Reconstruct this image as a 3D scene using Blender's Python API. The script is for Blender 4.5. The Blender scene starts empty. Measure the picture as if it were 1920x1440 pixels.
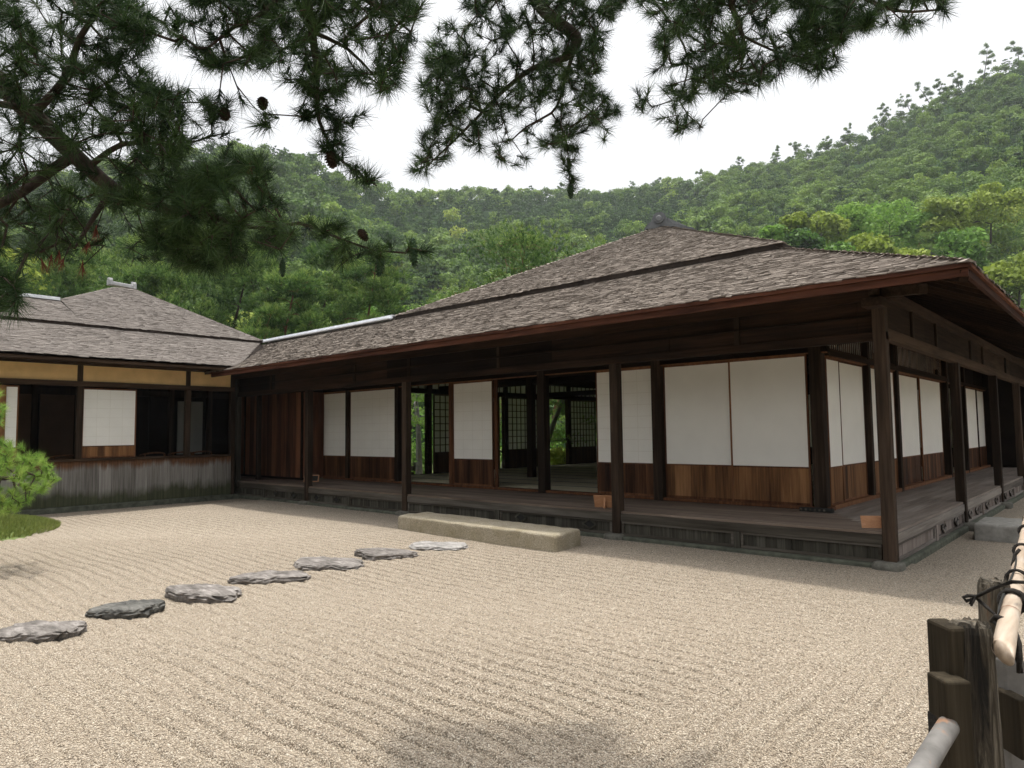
import bpy, math, random
import numpy as np
from mathutils import Matrix, Vector

sc = bpy.context.scene
# ------------------------------------------------------------------ camera
FOC = 1306.2546                       # focal length in pixels of a 1920 px wide picture
ROT = np.array([[0.74254924, -0.05468188, -0.66755563],
                [0.66969504, 0.04370044, 0.74134933],
                [-0.0113659, -0.99754707, 0.06906991]])
CAM = np.array([2.06574, -8.32824, 1.5])
cam_d = bpy.data.cameras.new("camera")
cam = bpy.data.objects.new("camera", cam_d)
sc.collection.objects.link(cam)
cam_d.sensor_width = 36.0
cam_d.lens = FOC / 1920 * 36.0
cam_d.clip_start = 0.05
cam_d.clip_end = 3000
m = Matrix.Identity(4)
for i in range(3):
    m[i][0] = ROT[i, 0]; m[i][1] = -ROT[i, 1]; m[i][2] = -ROT[i, 2]; m[i][3] = CAM[i]
cam.matrix_world = m
sc.camera = cam

# ------------------------------------------------------------------ sky and sun
SUNDIR = np.array([-0.14, 0.30, 2.95]); SUNDIR /= np.linalg.norm(SUNDIR)   # towards the sun
sun_el = math.asin(SUNDIR[2]); sun_az = math.atan2(SUNDIR[0], SUNDIR[1])
world = bpy.data.worlds.new("World"); sc.world = world
world.use_nodes = True
nt = world.node_tree; nt.nodes.clear()
sky = nt.nodes.new("ShaderNodeTexSky"); sky.sky_type = 'NISHITA'; sky.sun_disc = False
sky.sun_elevation = sun_el; sky.sun_rotation = sun_az
sky.air_density = 1.0; sky.dust_density = 6.0; sky.ozone_density = 1.0
hs = nt.nodes.new("ShaderNodeHueSaturation"); hs.inputs['Saturation'].default_value = 0.10
bg = nt.nodes.new("ShaderNodeBackground"); bg.inputs['Strength'].default_value = 0.15
wo = nt.nodes.new("ShaderNodeOutputWorld")
nt.links.new(sky.outputs[0], hs.inputs['Color']); nt.links.new(hs.outputs[0], bg.inputs['Color'])
nt.links.new(bg.outputs[0], wo.inputs['Surface'])
sun_d = bpy.data.lights.new("sun", 'SUN'); sun_d.energy = 2.0; sun_d.angle = math.radians(2.0)
sun_d.color = (1.0, 0.95, 0.87)
sun = bpy.data.objects.new("sun", sun_d); sc.collection.objects.link(sun)
sun.rotation_euler = Vector(SUNDIR).to_track_quat('Z', 'Y').to_euler()
sun.location = (0, 0, 60)
sc.view_settings.view_transform = 'Standard'
sc.view_settings.look = 'None'
sc.view_settings.exposure = 0.85
sc.view_settings.gamma = 1.0
sc.cycles.use_denoising = True
sc.cycles.max_bounces = 7
sc.cycles.diffuse_bounces = 4
sc.cycles.glossy_bounces = 2
sc.cycles.transmission_bounces = 3
sc.cycles.sample_clamp_indirect = 6.0
sc.cycles.use_adaptive_sampling = True
sc.cycles.adaptive_threshold = 0.02

rng = np.random.default_rng(7)
random.seed(7)
COL = sc.collection

# ------------------------------------------------------------------ placing helpers
def ray(px, py):
    return ROT @ np.array([(px - 960) / FOC, (py - 720) / FOC, 1.0])
def P(px, py, d):
    """world point seen at photo pixel (px,py), d metres ahead of the camera"""
    return CAM + ray(px, py) * d
def on(px, py, axis, val):
    r = ray(px, py); return CAM + r * ((val - CAM[axis]) / r[axis])
FWD = np.array([ROT[0, 2], ROT[1, 2]]); FWD /= np.linalg.norm(FWD)
RGT = np.array([FWD[1], -FWD[0]])

# ------------------------------------------------------------------ mesh helpers
BASE = {}
class MB:
    """collects shapes, links them as ONE mesh object"""
    def __init__(s):
        s.v = []; s.f = []; s.t = []; s.n = 0; s.parts = []
    def add(s, verts, faces, tint=0.5):
        o = s.n; s.parts.append((list(map(tuple, verts)), list(faces), tint))
        s.v.extend([tuple(map(float, p)) for p in verts]); s.n += len(verts)
        for fc in faces:
            s.f.append(tuple(i + o for i in fc)); s.t.append(tint)
    def box(s, x0, x1, y0, y1, z0, z1, tint=None):
        if tint is None: tint = random.random()
        s.add([(x0, y0, z0), (x1, y0, z0), (x1, y1, z0), (x0, y1, z0), (x0, y0, z1), (x1, y0, z1), (x1, y1, z1), (x0, y1, z1)],
              [(3, 2, 1, 0), (4, 5, 6, 7), (0, 1, 5, 4), (1, 2, 6, 5), (2, 3, 7, 6), (3, 0, 4, 7)], tint)
    def bar(s, p, q, w, h, up=(0, 0, 1), tint=None):
        if tint is None: tint = random.random()
        p = np.array(p, float); q = np.array(q, float); d = q - p; d /= np.linalg.norm(d)
        sd = np.cross(d, up); sd /= np.linalg.norm(sd); u = np.cross(sd, d)
        vs = []
        for c in (p, q):
            for a, b in ((-1, -1), (1, -1), (1, 1), (-1, 1)):
                vs.append(c + sd * w / 2 * a + u * h / 2 * b)
        s.add(vs, [(0, 1, 2, 3), (7, 6, 5, 4), (0, 4, 5, 1), (1, 5, 6, 2), (2, 6, 7, 3), (3, 7, 4, 0)], tint)
    def tube(s, pts, rad, n=8, tint=0.5, cap=True):
        pts = [np.array(p, float) for p in pts]; k = len(pts)
        if np.isscalar(rad): rad = [rad] * k
        vs = []; prev = None
        for i in range(k):
            d = pts[min(i + 1, k - 1)] - pts[max(i - 1, 0)]; d /= (np.linalg.norm(d) + 1e-9)
            if prev is None:
                a = np.array([0, 0, 1.0]) if abs(d[2]) < 0.9 else np.array([1.0, 0, 0])
                e1 = np.cross(d, a)
            else:
                e1 = prev - d * (prev @ d)
            e1 /= np.linalg.norm(e1); prev = e1; e2 = np.cross(d, e1)
            for j in range(n):
                th = 2 * math.pi * j / n
                vs.append(pts[i] + rad[i] * (math.cos(th) * e1 + math.sin(th) * e2))
        fs = []
        for i in range(k - 1):
            for j in range(n):
                fs.append((i * n + j, i * n + (j + 1) % n, (i + 1) * n + (j + 1) % n, (i + 1) * n + j))
        if cap:
            fs.append(tuple(range(n - 1, -1, -1))); fs.append(tuple((k - 1) * n + j for j in range(n)))
        s.add(vs, fs, tint)
    def slab(s, poly, down, tint=0.5):
        """polygon (3D, counter-clockwise from above) thickened downwards"""
        n = len(poly); lo = [(p[0], p[1], p[2] - down) for p in poly]
        s.add(list(poly) + lo, [tuple(range(n)), tuple(range(2 * n - 1, n - 1, -1))] +
              [(i, i + n, (i + 1) % n + n, (i + 1) % n) for i in range(n)], tint)
    def each(s, name, mat, parent=None, bevel=0):
        """one object per piece"""
        for v, f, t in s.parts:
            m_ = MB(); m_.add(v, f, t); m_.build(name, mat, parent, bevel)
    def build(s, name, mat, parent=None, bevel=0, smooth=False):
        b = BASE.get(parent.name, np.zeros(3)) if parent else np.zeros(3)
        me = bpy.data.meshes.new(name)
        me.from_pydata([(p[0] - b[0], p[1] - b[1], p[2] - b[2]) for p in s.v], [], s.f)
        at = me.attributes.new("tint", 'FLOAT', 'FACE'); at.data.foreach_set("value", np.array(s.t, np.float32))
        return link(name, me, mat, parent, bevel, smooth, b)
def link(name, me, mat, parent, bevel=0, smooth=False, b=np.zeros(3)):
    if smooth: me.polygons.foreach_set("use_smooth", [True] * len(me.polygons))
    me.materials.append(mat)
    o = bpy.data.objects.new(name, me); COL.objects.link(o)
    if parent:
        o.parent = parent
        BASE[o.name] = b
    if bevel:
        md = o.modifiers.new("bevel", 'BEVEL'); md.width = bevel; md.segments = 2; md.limit_method = 'ANGLE'
    return o
def npmesh(name, V, F, T, mat, parent=None, smooth=False):
    """V (n,3); F (m,k) all tris or all quads; T (m,) tint"""
    b = BASE.get(parent.name, np.zeros(3)) if parent else np.zeros(3)
    V = np.asarray(V, np.float32) - b.astype(np.float32)
    me = bpy.data.meshes.new(name); k = F.shape[1]
    me.vertices.add(len(V)); me.vertices.foreach_set("co", V.ravel())
    me.loops.add(F.size); me.loops.foreach_set("vertex_index", F.astype(np.int32).ravel())
    me.polygons.add(len(F)); me.polygons.foreach_set("loop_start", np.arange(0, F.size, k, dtype=np.int32))
    at = me.attributes.new("tint", 'FLOAT', 'FACE'); at.data.foreach_set("value", np.asarray(T, np.float32))
    me.update(calc_edges=True); me.validate()
    return link(name, me, mat, parent, 0, smooth, b)
def thing(name, loc, label, cat, group=None, kind=None):
    o = bpy.data.objects.new(name, None); COL.objects.link(o)
    o.location = [float(c) for c in loc]; BASE[o.name] = np.array(loc, float); o.empty_display_size = 0.2
    return tag(o, label, cat, group, kind)
def tag(o, label, cat, group=None, kind=None):
    o["label"] = label; o["category"] = cat
    if group: o["group"] = group
    if kind: o["kind"] = kind
    return o
def structure(o, label=None, cat=None):
    o["kind"] = "structure"
    if label: o["label"] = label
    if cat: o["category"] = cat
    return o

# ------------------------------------------------------------------ materials
def mat_new(name):
    mt = bpy.data.materials.new(name); mt.use_nodes = True
    n = mt.node_tree.nodes; n.clear()
    out = n.new("ShaderNodeOutputMaterial"); b = n.new("ShaderNodeBsdfPrincipled")
    mt.node_tree.links.new(b.outputs[0], out.inputs[0])
    b.inputs['Roughness'].default_value = 0.85
    b.inputs['Specular IOR Level'].default_value = 0.25
    return mt, mt.node_tree, b, out
def N(t, typ, **kw):
    n = t.nodes.new(typ)
    for k, v in kw.items():
        if k.startswith('i_'):
            n.inputs[k[2:].replace('_', ' ')].default_value = v
        else: setattr(n, k, v)
    return n
def coords(t, scale=(1, 1, 1), rot=(0, 0, 0)):
    g = N(t, "ShaderNodeNewGeometry")            # world position: texture stays with the place
    mp = N(t, "ShaderNodeMapping"); mp.inputs['Scale'].default_value = scale; mp.inputs['Rotation'].default_value = rot
    t.links.new(g.outputs['Position'], mp.inputs['Vector']); return mp.outputs[0]
def noise(t, vec, scale=1.0, detail=4, rough=0.6, dist=0.0):
    n = N(t, "ShaderNodeTexNoise"); n.inputs['Scale'].default_value = scale; n.inputs['Detail'].default_value = detail
    n.inputs['Roughness'].default_value = rough; n.inputs['Distortion'].default_value = dist
    t.links.new(vec, n.inputs['Vector']); return n.outputs['Fac']
def ramp(t, fac, stops):
    r = N(t, "ShaderNodeValToRGB"); e = r.color_ramp.elements
    while len(e) < len(stops): e.new(0.5)
    for el, (p, c) in zip(e, stops):
        el.position = p; el.color = (c[0], c[1], c[2], 1) if not np.isscalar(c) else (c, c, c, 1)
    t.links.new(fac, r.inputs[0]); return r.outputs[0]
def mix(t, fac, a, b, mode='MIX'):
    m = N(t, "ShaderNodeMix", data_type='RGBA', blend_type=mode)
    for sock, v in ((m.inputs[0], fac), (m.inputs[6], a), (m.inputs[7], b)):
        if hasattr(v, 'links'): t.links.new(v, sock)
        elif np.isscalar(v): sock.default_value = v
        else: sock.default_value = (v[0], v[1], v[2], 1)
    return m.outputs[2]
def math_(t, op, a, b=0.0):
    m = N(t, "ShaderNodeMath", operation=op)
    for sock, v in ((m.inputs[0], a), (m.inputs[1], b)):
        if hasattr(v, 'links'): t.links.new(v, sock)
        else: sock.default_value = v
    return m.outputs[0]
def attr(t, name="tint"):
    a = N(t, "ShaderNodeAttribute"); a.attribute_name = name; return a.outputs['Fac']
def bump(t, b, h, strength=0.5, dist=0.01):
    n = N(t, "ShaderNodeBump"); n.inputs['Strength'].default_value = strength; n.inputs['Distance'].default_value = dist
    t.links.new(h, n.inputs['Height']); t.links.new(n.outputs[0], b.inputs['Normal'])

def wood(name, dark, mid, light, grain='z', rough=0.75, blotch=0.5, tintamt=0.35, spec=0.25):
    mt, t, b, o = mat_new(name)
    s = {'x': (1.2, 34, 34), 'y': (34, 1.2, 34), 'z': (34, 34, 1.2)}[grain]
    g = noise(t, coords(t, s), 1.0, 6, 0.65, 0.4)
    big = noise(t, coords(t, tuple(0.7 if v < 2 else 8.0 for v in s)), 1.0, 4, 0.6, 0.3)
    f = math_(t, 'ADD', math_(t, 'MULTIPLY', g, 1 - blotch), math_(t, 'MULTIPLY', big, blotch))
    f = math_(t, 'ADD', f, math_(t, 'MULTIPLY', math_(t, 'SUBTRACT', attr(t), 0.5), tintamt))
    c = ramp(t, f, [(0.30, dark), (0.5, mid), (0.70, light)])
    t.links.new(c, b.inputs['Base Color']); b.inputs['Roughness'].default_value = rough
    b.inputs['Specular IOR Level'].default_value = spec
    bump(t, b, g, 0.5, 0.006)
    return mt
M = {}
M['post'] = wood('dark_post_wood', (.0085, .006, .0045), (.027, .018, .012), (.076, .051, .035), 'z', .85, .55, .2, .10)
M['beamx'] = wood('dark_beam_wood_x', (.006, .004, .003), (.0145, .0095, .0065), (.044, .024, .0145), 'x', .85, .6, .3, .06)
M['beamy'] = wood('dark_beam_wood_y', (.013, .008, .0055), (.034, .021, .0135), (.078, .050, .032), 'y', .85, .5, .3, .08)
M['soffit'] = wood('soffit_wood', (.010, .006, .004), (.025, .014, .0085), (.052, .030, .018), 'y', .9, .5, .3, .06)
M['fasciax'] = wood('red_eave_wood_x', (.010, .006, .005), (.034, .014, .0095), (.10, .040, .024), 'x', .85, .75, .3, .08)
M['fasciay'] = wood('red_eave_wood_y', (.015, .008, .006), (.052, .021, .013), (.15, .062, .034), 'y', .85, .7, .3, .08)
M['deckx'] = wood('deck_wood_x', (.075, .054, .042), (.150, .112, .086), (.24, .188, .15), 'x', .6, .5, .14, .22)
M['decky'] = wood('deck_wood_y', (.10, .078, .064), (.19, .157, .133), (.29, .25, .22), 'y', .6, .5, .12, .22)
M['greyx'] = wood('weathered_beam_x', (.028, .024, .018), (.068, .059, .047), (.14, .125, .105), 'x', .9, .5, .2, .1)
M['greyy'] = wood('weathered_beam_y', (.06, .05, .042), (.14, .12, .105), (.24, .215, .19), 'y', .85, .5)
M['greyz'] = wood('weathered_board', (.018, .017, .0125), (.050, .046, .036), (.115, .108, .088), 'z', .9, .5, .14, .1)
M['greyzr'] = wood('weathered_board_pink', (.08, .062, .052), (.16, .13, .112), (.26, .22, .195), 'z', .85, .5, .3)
M['wain'] = wood('wainscot_wood', (.032, .014, .007), (.165, .078, .032), (.31, .16, .070), 'z', .7, .6, .16, .12)
M['waind'] = wood('wainscot_wood_dark', (.012, .006, .0045), (.062, .027, .013), (.16, .072, .032), 'z', .7, .6, .2, .12)
M['board'] = wood('red_board_wood', (.024, .011, .007), (.10, .040, .021), (.22, .092, .046), 'z', .8, .6, .35, .1)
M['frame'] = wood('door_frame_wood', (.045, .018, .009), (.13, .055, .025), (.23, .108, .050), 'z', .7, .5, .3, .12)
M['cedar'] = wood('fresh_cedar', (.30, .14, .065), (.42, .21, .105), (.52, .29, .16), 'x', .6, .5)
M['latt'] = wood('lattice_wood', (.025, .014, .008), (.07, .038, .020), (.14, .08, .042), 'z', .7, .5)

def simple(name, col, rough=.8, nscale=6, amt=.25, bumpamt=0.0, bscale=60, spec=.25):
    mt, t, b, o = mat_new(name)
    n1 = noise(t, coords(t), nscale, 5, .6)
    d = tuple(c * (1 - amt) for c in col); l = tuple(min(1, c * (1 + amt)) for c in col)
    t.links.new(ramp(t, n1, [(.3, d), (.7, l)]), b.inputs['Base Color'])
    b.inputs['Roughness'].default_value = rough; b.inputs['Specular IOR Level'].default_value = spec
    if bumpamt: bump(t, b, noise(t, coords(t), bscale, 5, .7), bumpamt, .01)
    return mt
M['plaster'] = simple('ochre_plaster', (.82, .56, .27), .95, 3, .10, .2, 90)
M['tatami'] = simple('tatami_mat', (.74, .67, .47), .9, 40, .08)
M['tatami_edge'] = simple('tatami_border', (.02, .02, .018), .9)
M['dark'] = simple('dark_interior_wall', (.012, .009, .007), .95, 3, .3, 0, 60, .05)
M['brownwall'] = simple('brown_interior_panel', (.12, .072, .045), .9, 2, .2)
M['greywall'] = simple('dim_paper_panel', (.40, .41, .38), .9, 2, .1)
M['tile'] = simple('grey_roof_tile', (.13, .135, .14), .6, 8, .25, .2, 40, .4)
M['tilelight'] = simple('pale_roof_tile', (.44, .44, .44), .65, 8, .2, .2, 40, .4)
M['whitecap'] = simple('white_ridge_cover', (.74, .76, .79), .5, 5, .10, 0, 60, .4)
M['granite'] = simple('footing_stone', (.125, .12, .10), .95, 14, .4, .6, 40)
M['moss_stone'] = simple('mossy_plinth_stone', (.085, .09, .068), .95, 9, .45, .6, 40)

def mk_paper(name, grid, tone=(.92, .91, .86), thin=.12):
    mt, t, b, o = mat_new(name)
    n1 = noise(t, coords(t), 3.0, 4, .6)
    c = ramp(t, n1, [(.3, tuple(v * .95 for v in tone)), (.7, tone)])
    b.inputs['Roughness'].default_value = .95; b.inputs['Specular IOR Level'].default_value = .1
    t.links.new(c, b.inputs['Base Color'])
    bump(t, b, noise(t, coords(t), 120, 3, .6), .15, .002)
    tr = N(t, 'ShaderNodeBsdfTranslucent'); t.links.new(c, tr.inputs[0])
    ms = N(t, 'ShaderNodeMixShader'); ms.inputs[0].default_value = thin
    t.links.new(b.outputs[0], ms.inputs[1]); t.links.new(tr.outputs[0], ms.inputs[2]); t.links.new(ms.outputs[0], o.inputs[0])
    return mt
M['paper'] = mk_paper('screen_paper', True)
M['paper_thin'] = mk_paper('thin_screen_paper', True, (.88, .87, .82), .5)
M['papershade'] = mk_paper('screen_paper_shade', False, (.82, .80, .74))  # darker tone for the muntin shade painted on the paper

# roof bark shingles
def mk_shingle(name, dark, mid, light, pale):
    mt, t, b, o = mat_new(name)
    n1 = noise(t, coords(t, (1, 1, 1)), 1.3, 5, .6)
    n2 = noise(t, coords(t, (9, 9, 9)), 2.0, 4, .7)
    f = math_(t, 'ADD', math_(t, 'MULTIPLY', attr(t), .62), math_(t, 'MULTIPLY', n1, .30))
    f = math_(t, 'ADD', f, math_(t, 'MULTIPLY', math_(t, 'SUBTRACT', n2, .5), .35))
    c = ramp(t, f, [(.10, dark), (.38, mid), (.66, light), (.95, pale)])
    t.links.new(c, b.inputs['Base Color']); b.inputs['Roughness'].default_value = .9
    bump(t, b, n2, .4, .006)
    return mt
M['shingle'] = mk_shingle('bark_shingles', (.090, .073, .060), (.200, .166, .138), (.285, .245, .210), (.40, .36, .315))
M['shinglew'] = mk_shingle('bark_shingles_wing', (.100, .086, .076), (.190, .166, .148), (.262, .235, .212), (.36, .335, .305))
M['roofbase'] = simple('roof_underlayer', (.035, .026, .021), .95, 10, .4)

# gravel
def mk_gravel():
    mt, t, b, o = mat_new('raked_gravel')
    v = N(t, "ShaderNodeTexVoronoi"); v.inputs['Scale'].default_value = 110; t.links.new(coords(t), v.inputs['Vector'])
    hv = N(t, "ShaderNodeSeparateColor"); t.links.new(v.outputs['Color'], hv.inputs[0])
    big = noise(t, coords(t), .35, 4, .6)
    c = ramp(t, hv.outputs[0], [(0, (.20, .157, .115)), (.3, (.33, .270, .205)), (.65, (.435, .368, .285)), (1, (.58, .515, .42))])
    c = mix(t, math_(t, 'MULTIPLY', big, .35), c, (.33, .29, .23))
    edge = ramp(t, v.outputs['Distance'], [(.35, 1.0), (.75, .45)])
    c = mix(t, 1.0, c, edge, 'MULTIPLY')
    t.links.new(c, b.inputs['Base Color']); b.inputs['Roughness'].default_value = .95
    b.inputs['Specular IOR Level'].default_value = .15
    bump(t, b, math_(t, 'SUBTRACT', 1.0, v.outputs['Distance']), .7, .012)
    return mt
M['gravel'] = mk_gravel()
def mk_pebble():
    mt, t, b, o = mat_new('gravel_pebble')
    oi = N(t, "ShaderNodeObjectInfo")
    c = ramp(t, oi.outputs['Random'], [(0, (.20, .155, .12)), (.25, (.37, .30, .235)), (.6, (.52, .435, .35)), (1, (.70, .63, .54))])
    t.links.new(c, b.inputs['Base Color']); b.inputs['Roughness'].default_value = .9
    return mt
M['pebble'] = mk_pebble()

def foliage(name, stops, trans=.35, rough=.6, patch=None):
    """stops: ramp over the per-leaf tint"""
    mt, t, b, o = mat_new(name)
    f = attr(t)
    c = ramp(t, f, stops)
    if patch:
        c = mix(t, ramp(t, noise(t, coords(t), patch[0], 3, .5), [(.42, 0.0), (.62, 1.0)]), c, patch[1])
    t.links.new(c, b.inputs['Base Color']); b.inputs['Roughness'].default_value = rough
    b.inputs['Specular IOR Level'].default_value = .2
    tr = N(t, "ShaderNodeBsdfTranslucent"); t.links.new(c, tr.inputs[0])
    ms = N(t, "ShaderNodeMixShader"); ms.inputs[0].default_value = trans
    t.links.new(b.outputs[0], ms.inputs[1]); t.links.new(tr.outputs[0], ms.inputs[2])
    t.links.new(ms.outputs[0], o.inputs[0])
    return mt
M['needle'] = foliage('pine_needles_dark', [(0, (.010, .024, .010)), (.5, (.023, .050, .016)), (1, (.060, .105, .030))], .25, .5)
M['needle_dead'] = foliage('pine_needles_red', [(0, (.10, .03, .02)), (1, (.22, .07, .04))], .3)
M['needle_bright'] = foliage('pine_needles_bright', [(0, (.08, .17, .032)), (.5, (.20, .34, .062)), (1, (.38, .50, .12))], .4)
M['needle_mid'] = foliage('pine_needles_mid', [(0, (.038, .085, .024)), (.45, (.110, .20, .050)), (1, (.30, .40, .10))], .35)
M['forest'] = foliage('forest_leaves', [(0, (.024, .058, .019)), (.25, (.062, .122, .031)), (.5, (.145, .235, .046)), (.75, (.255, .36, .062)), (1, (.43, .45, .09))], .38)
M['leaf'] = foliage('broad_leaves', [(0, (.055, .125, .028)), (.5, (.165, .31, .05)), (1, (.33, .47, .09))], .4)
M['leafy'] = foliage('yellow_leaves', [(0, (.14, .20, .032)), (.5, (.30, .38, .058)), (1, (.46, .49, .095))], .4)
M['grass'] = foliage('moss_grass', [(0, (.09, .125, .032)), (.5, (.19, .235, .06)), (1, (.32, .34, .10))], .3)
M['bark'] = simple('pine_bark', (.050, .036, .028), .95, 18, .5, .8, 30)
M['barkred'] = simple('red_pine_bark', (.17, .085, .055), .95, 10, .4, .6, 30)
M['twig'] = simple('pine_twig', (.028, .021, .017), .95, 18, .4)
M['cone'] = simple('pine_cone_brown', (.05, .032, .022), .9, 30, .4)
M['conegreen'] = simple('pine_cone_green', (.045, .085, .045), .8, 30, .3)
M['earth'] = simple('forest_floor', (.018, .040, .012), 1, .1, .4, 0, 60, .05)
M['garden'] = simple('garden_moss_ground', (.11, .145, .045), 1, 1.5, .4)
exec_order = 1

# ================================================================== GROUND
def rect_sheet(name, x0, x1, y0, y1, z, mat, nx=1, ny=1, hfun=None):
    xs = np.linspace(x0, x1, nx + 1); ys = np.linspace(y0, y1, ny + 1)
    X, Y = np.meshgrid(xs, ys); Z = np.full_like(X, z)
    if hfun is not None: Z = Z + hfun(X, Y)
    V = np.stack([X.ravel(), Y.ravel(), Z.ravel()], 1)
    i, j = np.meshgrid(np.arange(nx), np.arange(ny)); a = (j * (nx + 1) + i).ravel()
    F = np.stack([a, a + 1, a + nx + 2, a + nx + 1], 1)
    return npmesh(name, V, F, np.full(len(F), .5), mat, smooth=True)
structure(rect_sheet('ground', -600, 500, -300, 600, -0.04, M['earth']), 'dark earth ground running out to the hills', 'ground')
def rake(X, Y):
    w = 0.5 + 0.5 * np.tanh((X - 0.15 + 0.25 * np.sin(Y * .7)) * 5)        # rake lines turn along the fence on the right
    wob = 0.025 * np.sin(X * 1.3 + Y) + 0.018 * np.sin(X * 3.1) + .01 * np.sin(X * 7.7 + Y * 3)
    def groove(q): return .0098 * (1 - 2.4 * np.exp(-((q - np.floor(q) - .5) / .15) ** 2)) + .003 * np.sin(q * 6.283 * 3 + .7)
    a = groove((Y + wob) / .140); c = groove((X + .02 * np.sin(Y * 1.7) + .012 * np.sin(Y * 5.1)) / .140)
    fade = np.clip((-1.2 - Y) * 1.2, 0.25, 1) * (.8 + .3 * np.sin(X * .9 + 2 * np.sin(Y * .8)))
    return ((1 - w) * a + w * c) * fade + 0.010 * np.sin(X * 1.1 + .6) * np.sin(Y * 1.4)
def gravel_sheet():
    xs = np.concatenate([np.linspace(-13.2, -.8, 320), np.linspace(-.8, 2.6, 260)[1:]]); ys = np.concatenate([np.linspace(-10.6, -7.6, 200)[:-1], np.linspace(-7.6, .4, 760)])
    X, Y = np.meshgrid(xs, ys); Z = rake(X, Y); nx = len(xs) - 1; ny = len(ys) - 1
    i, j = np.meshgrid(np.arange(nx), np.arange(ny)); a = (j * (nx + 1) + i).ravel()
    F = np.stack([a, a + 1, a + nx + 2, a + nx + 1], 1)
    return npmesh('gravel_ground', np.stack([X.ravel(), Y.ravel(), Z.ravel()], 1), F, np.full(len(F), .5), M['gravel'], smooth=True)
gr = gravel_sheet()
structure(gr, 'pale raked gravel of the courtyard', 'gravel')
structure(rect_sheet('gravel_path', -30, 14, -22, 26, -0.027, M['gravel']), 'unraked gravel round the courtyard and beside the veranda', 'gravel')

# loose pebbles on the gravel: real stones, nobody could count them
def ico(sub=1):
    t = (1 + 5 ** .5) / 2
    v = np.array([(-1, t, 0), (1, t, 0), (-1, -t, 0), (1, -t, 0), (0, -1, t), (0, 1, t), (0, -1, -t), (0, 1, -t), (t, 0, -1), (t, 0, 1), (-t, 0, -1), (-t, 0, 1)], float)
    f = [(0, 11, 5), (0, 5, 1), (0, 1, 7), (0, 7, 10), (0, 10, 11), (1, 5, 9), (5, 11, 4), (11, 10, 2), (10, 7, 6), (7, 1, 8), (3, 9, 4), (3, 4, 2), (3, 2, 6), (3, 6, 8), (3, 8, 9), (4, 9, 5), (2, 4, 11), (6, 2, 10), (8, 6, 7), (9, 8, 1)]
    v = v / np.linalg.norm(v[0]); v = [tuple(p) for p in v]
    for _ in range(sub - 1):
        mid = {}; nf = []
        def md(a, b):
            k = (min(a, b), max(a, b))
            if k not in mid:
                p = (np.array(v[a]) + np.array(v[b])) / 2; p /= np.linalg.norm(p); v.append(tuple(p)); mid[k] = len(v) - 1
            return mid[k]
        for a, b, c in f:
            x, y, z = md(a, b), md(b, c), md(c, a); nf += [(a, x, z), (b, y, x), (c, z, y), (x, y, z)]
        f = nf
    return np.array(v), np.array(f)
M['pebbles'] = mk_shingle('gravel_stones', (.18, .14, .102), (.36, .298, .226), (.48, .411, .32), (.66, .60, .50))
def pebbles():
    V0 = np.array([(1,0,0),(-1,0,0),(0,1,0),(0,-1,0),(0,0,1),(0,0,-1)], float)
    F0 = np.array([(0,2,4),(2,1,4),(1,3,4),(3,0,4),(2,0,5),(1,2,5),(3,1,5),(0,3,5)])
    n = 270000
    # denser near the camera where single stones can be seen
    d = 2.4 + 8.0 * rng.random(n) ** 1.25; tt = rng.uniform(-.86, .80, n)
    xy = CAM[:2] + FWD * d[:, None] + RGT * (d * tt)[:, None]
    ok = (xy[:, 0] > -13) & (xy[:, 0] < 2.5) & (xy[:, 1] < -0.15); xy = xy[ok]; n = len(xy); d = d[ok]
    r = rng.uniform(.0025, .0056, n)[:, None] * np.where(rng.random(n) < .01, 1.7, 1)[:, None]
    sc_ = r * rng.uniform([.8, .8, .55], [1.25, 1.25, .9], (n, 3))
    th = rng.uniform(0, 6.28, n)
    A = V0[None] * rng.uniform(.75, 1.25, (n, 6, 1)) * sc_[:, None, :]
    ca, sa = np.cos(th)[:, None], np.sin(th)[:, None]
    X = A[:, :, 0] * ca - A[:, :, 1] * sa; Y = A[:, :, 0] * sa + A[:, :, 1] * ca
    z = rake(xy[:, 0], xy[:, 1]) + r[:, 0] * .35
    V = np.stack([X + xy[:, :1], Y + xy[:, 1:], A[:, :, 2] + z[:, None]], 2).reshape(-1, 3)
    F = (F0[None] + (np.arange(n) * 6)[:, None, None]).reshape(-1, 3)
    T = np.repeat(np.clip(rng.normal(.55, .19, n), 0, 1.25), 8)
    o = npmesh('loose_gravel', V, F, T, M['pebbles'], smooth=True)
    o["kind"] = "stuff"; o["label"] = 'loose pale pebbles lying on the raked gravel'; o["category"] = 'gravel'
pebbles()

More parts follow.
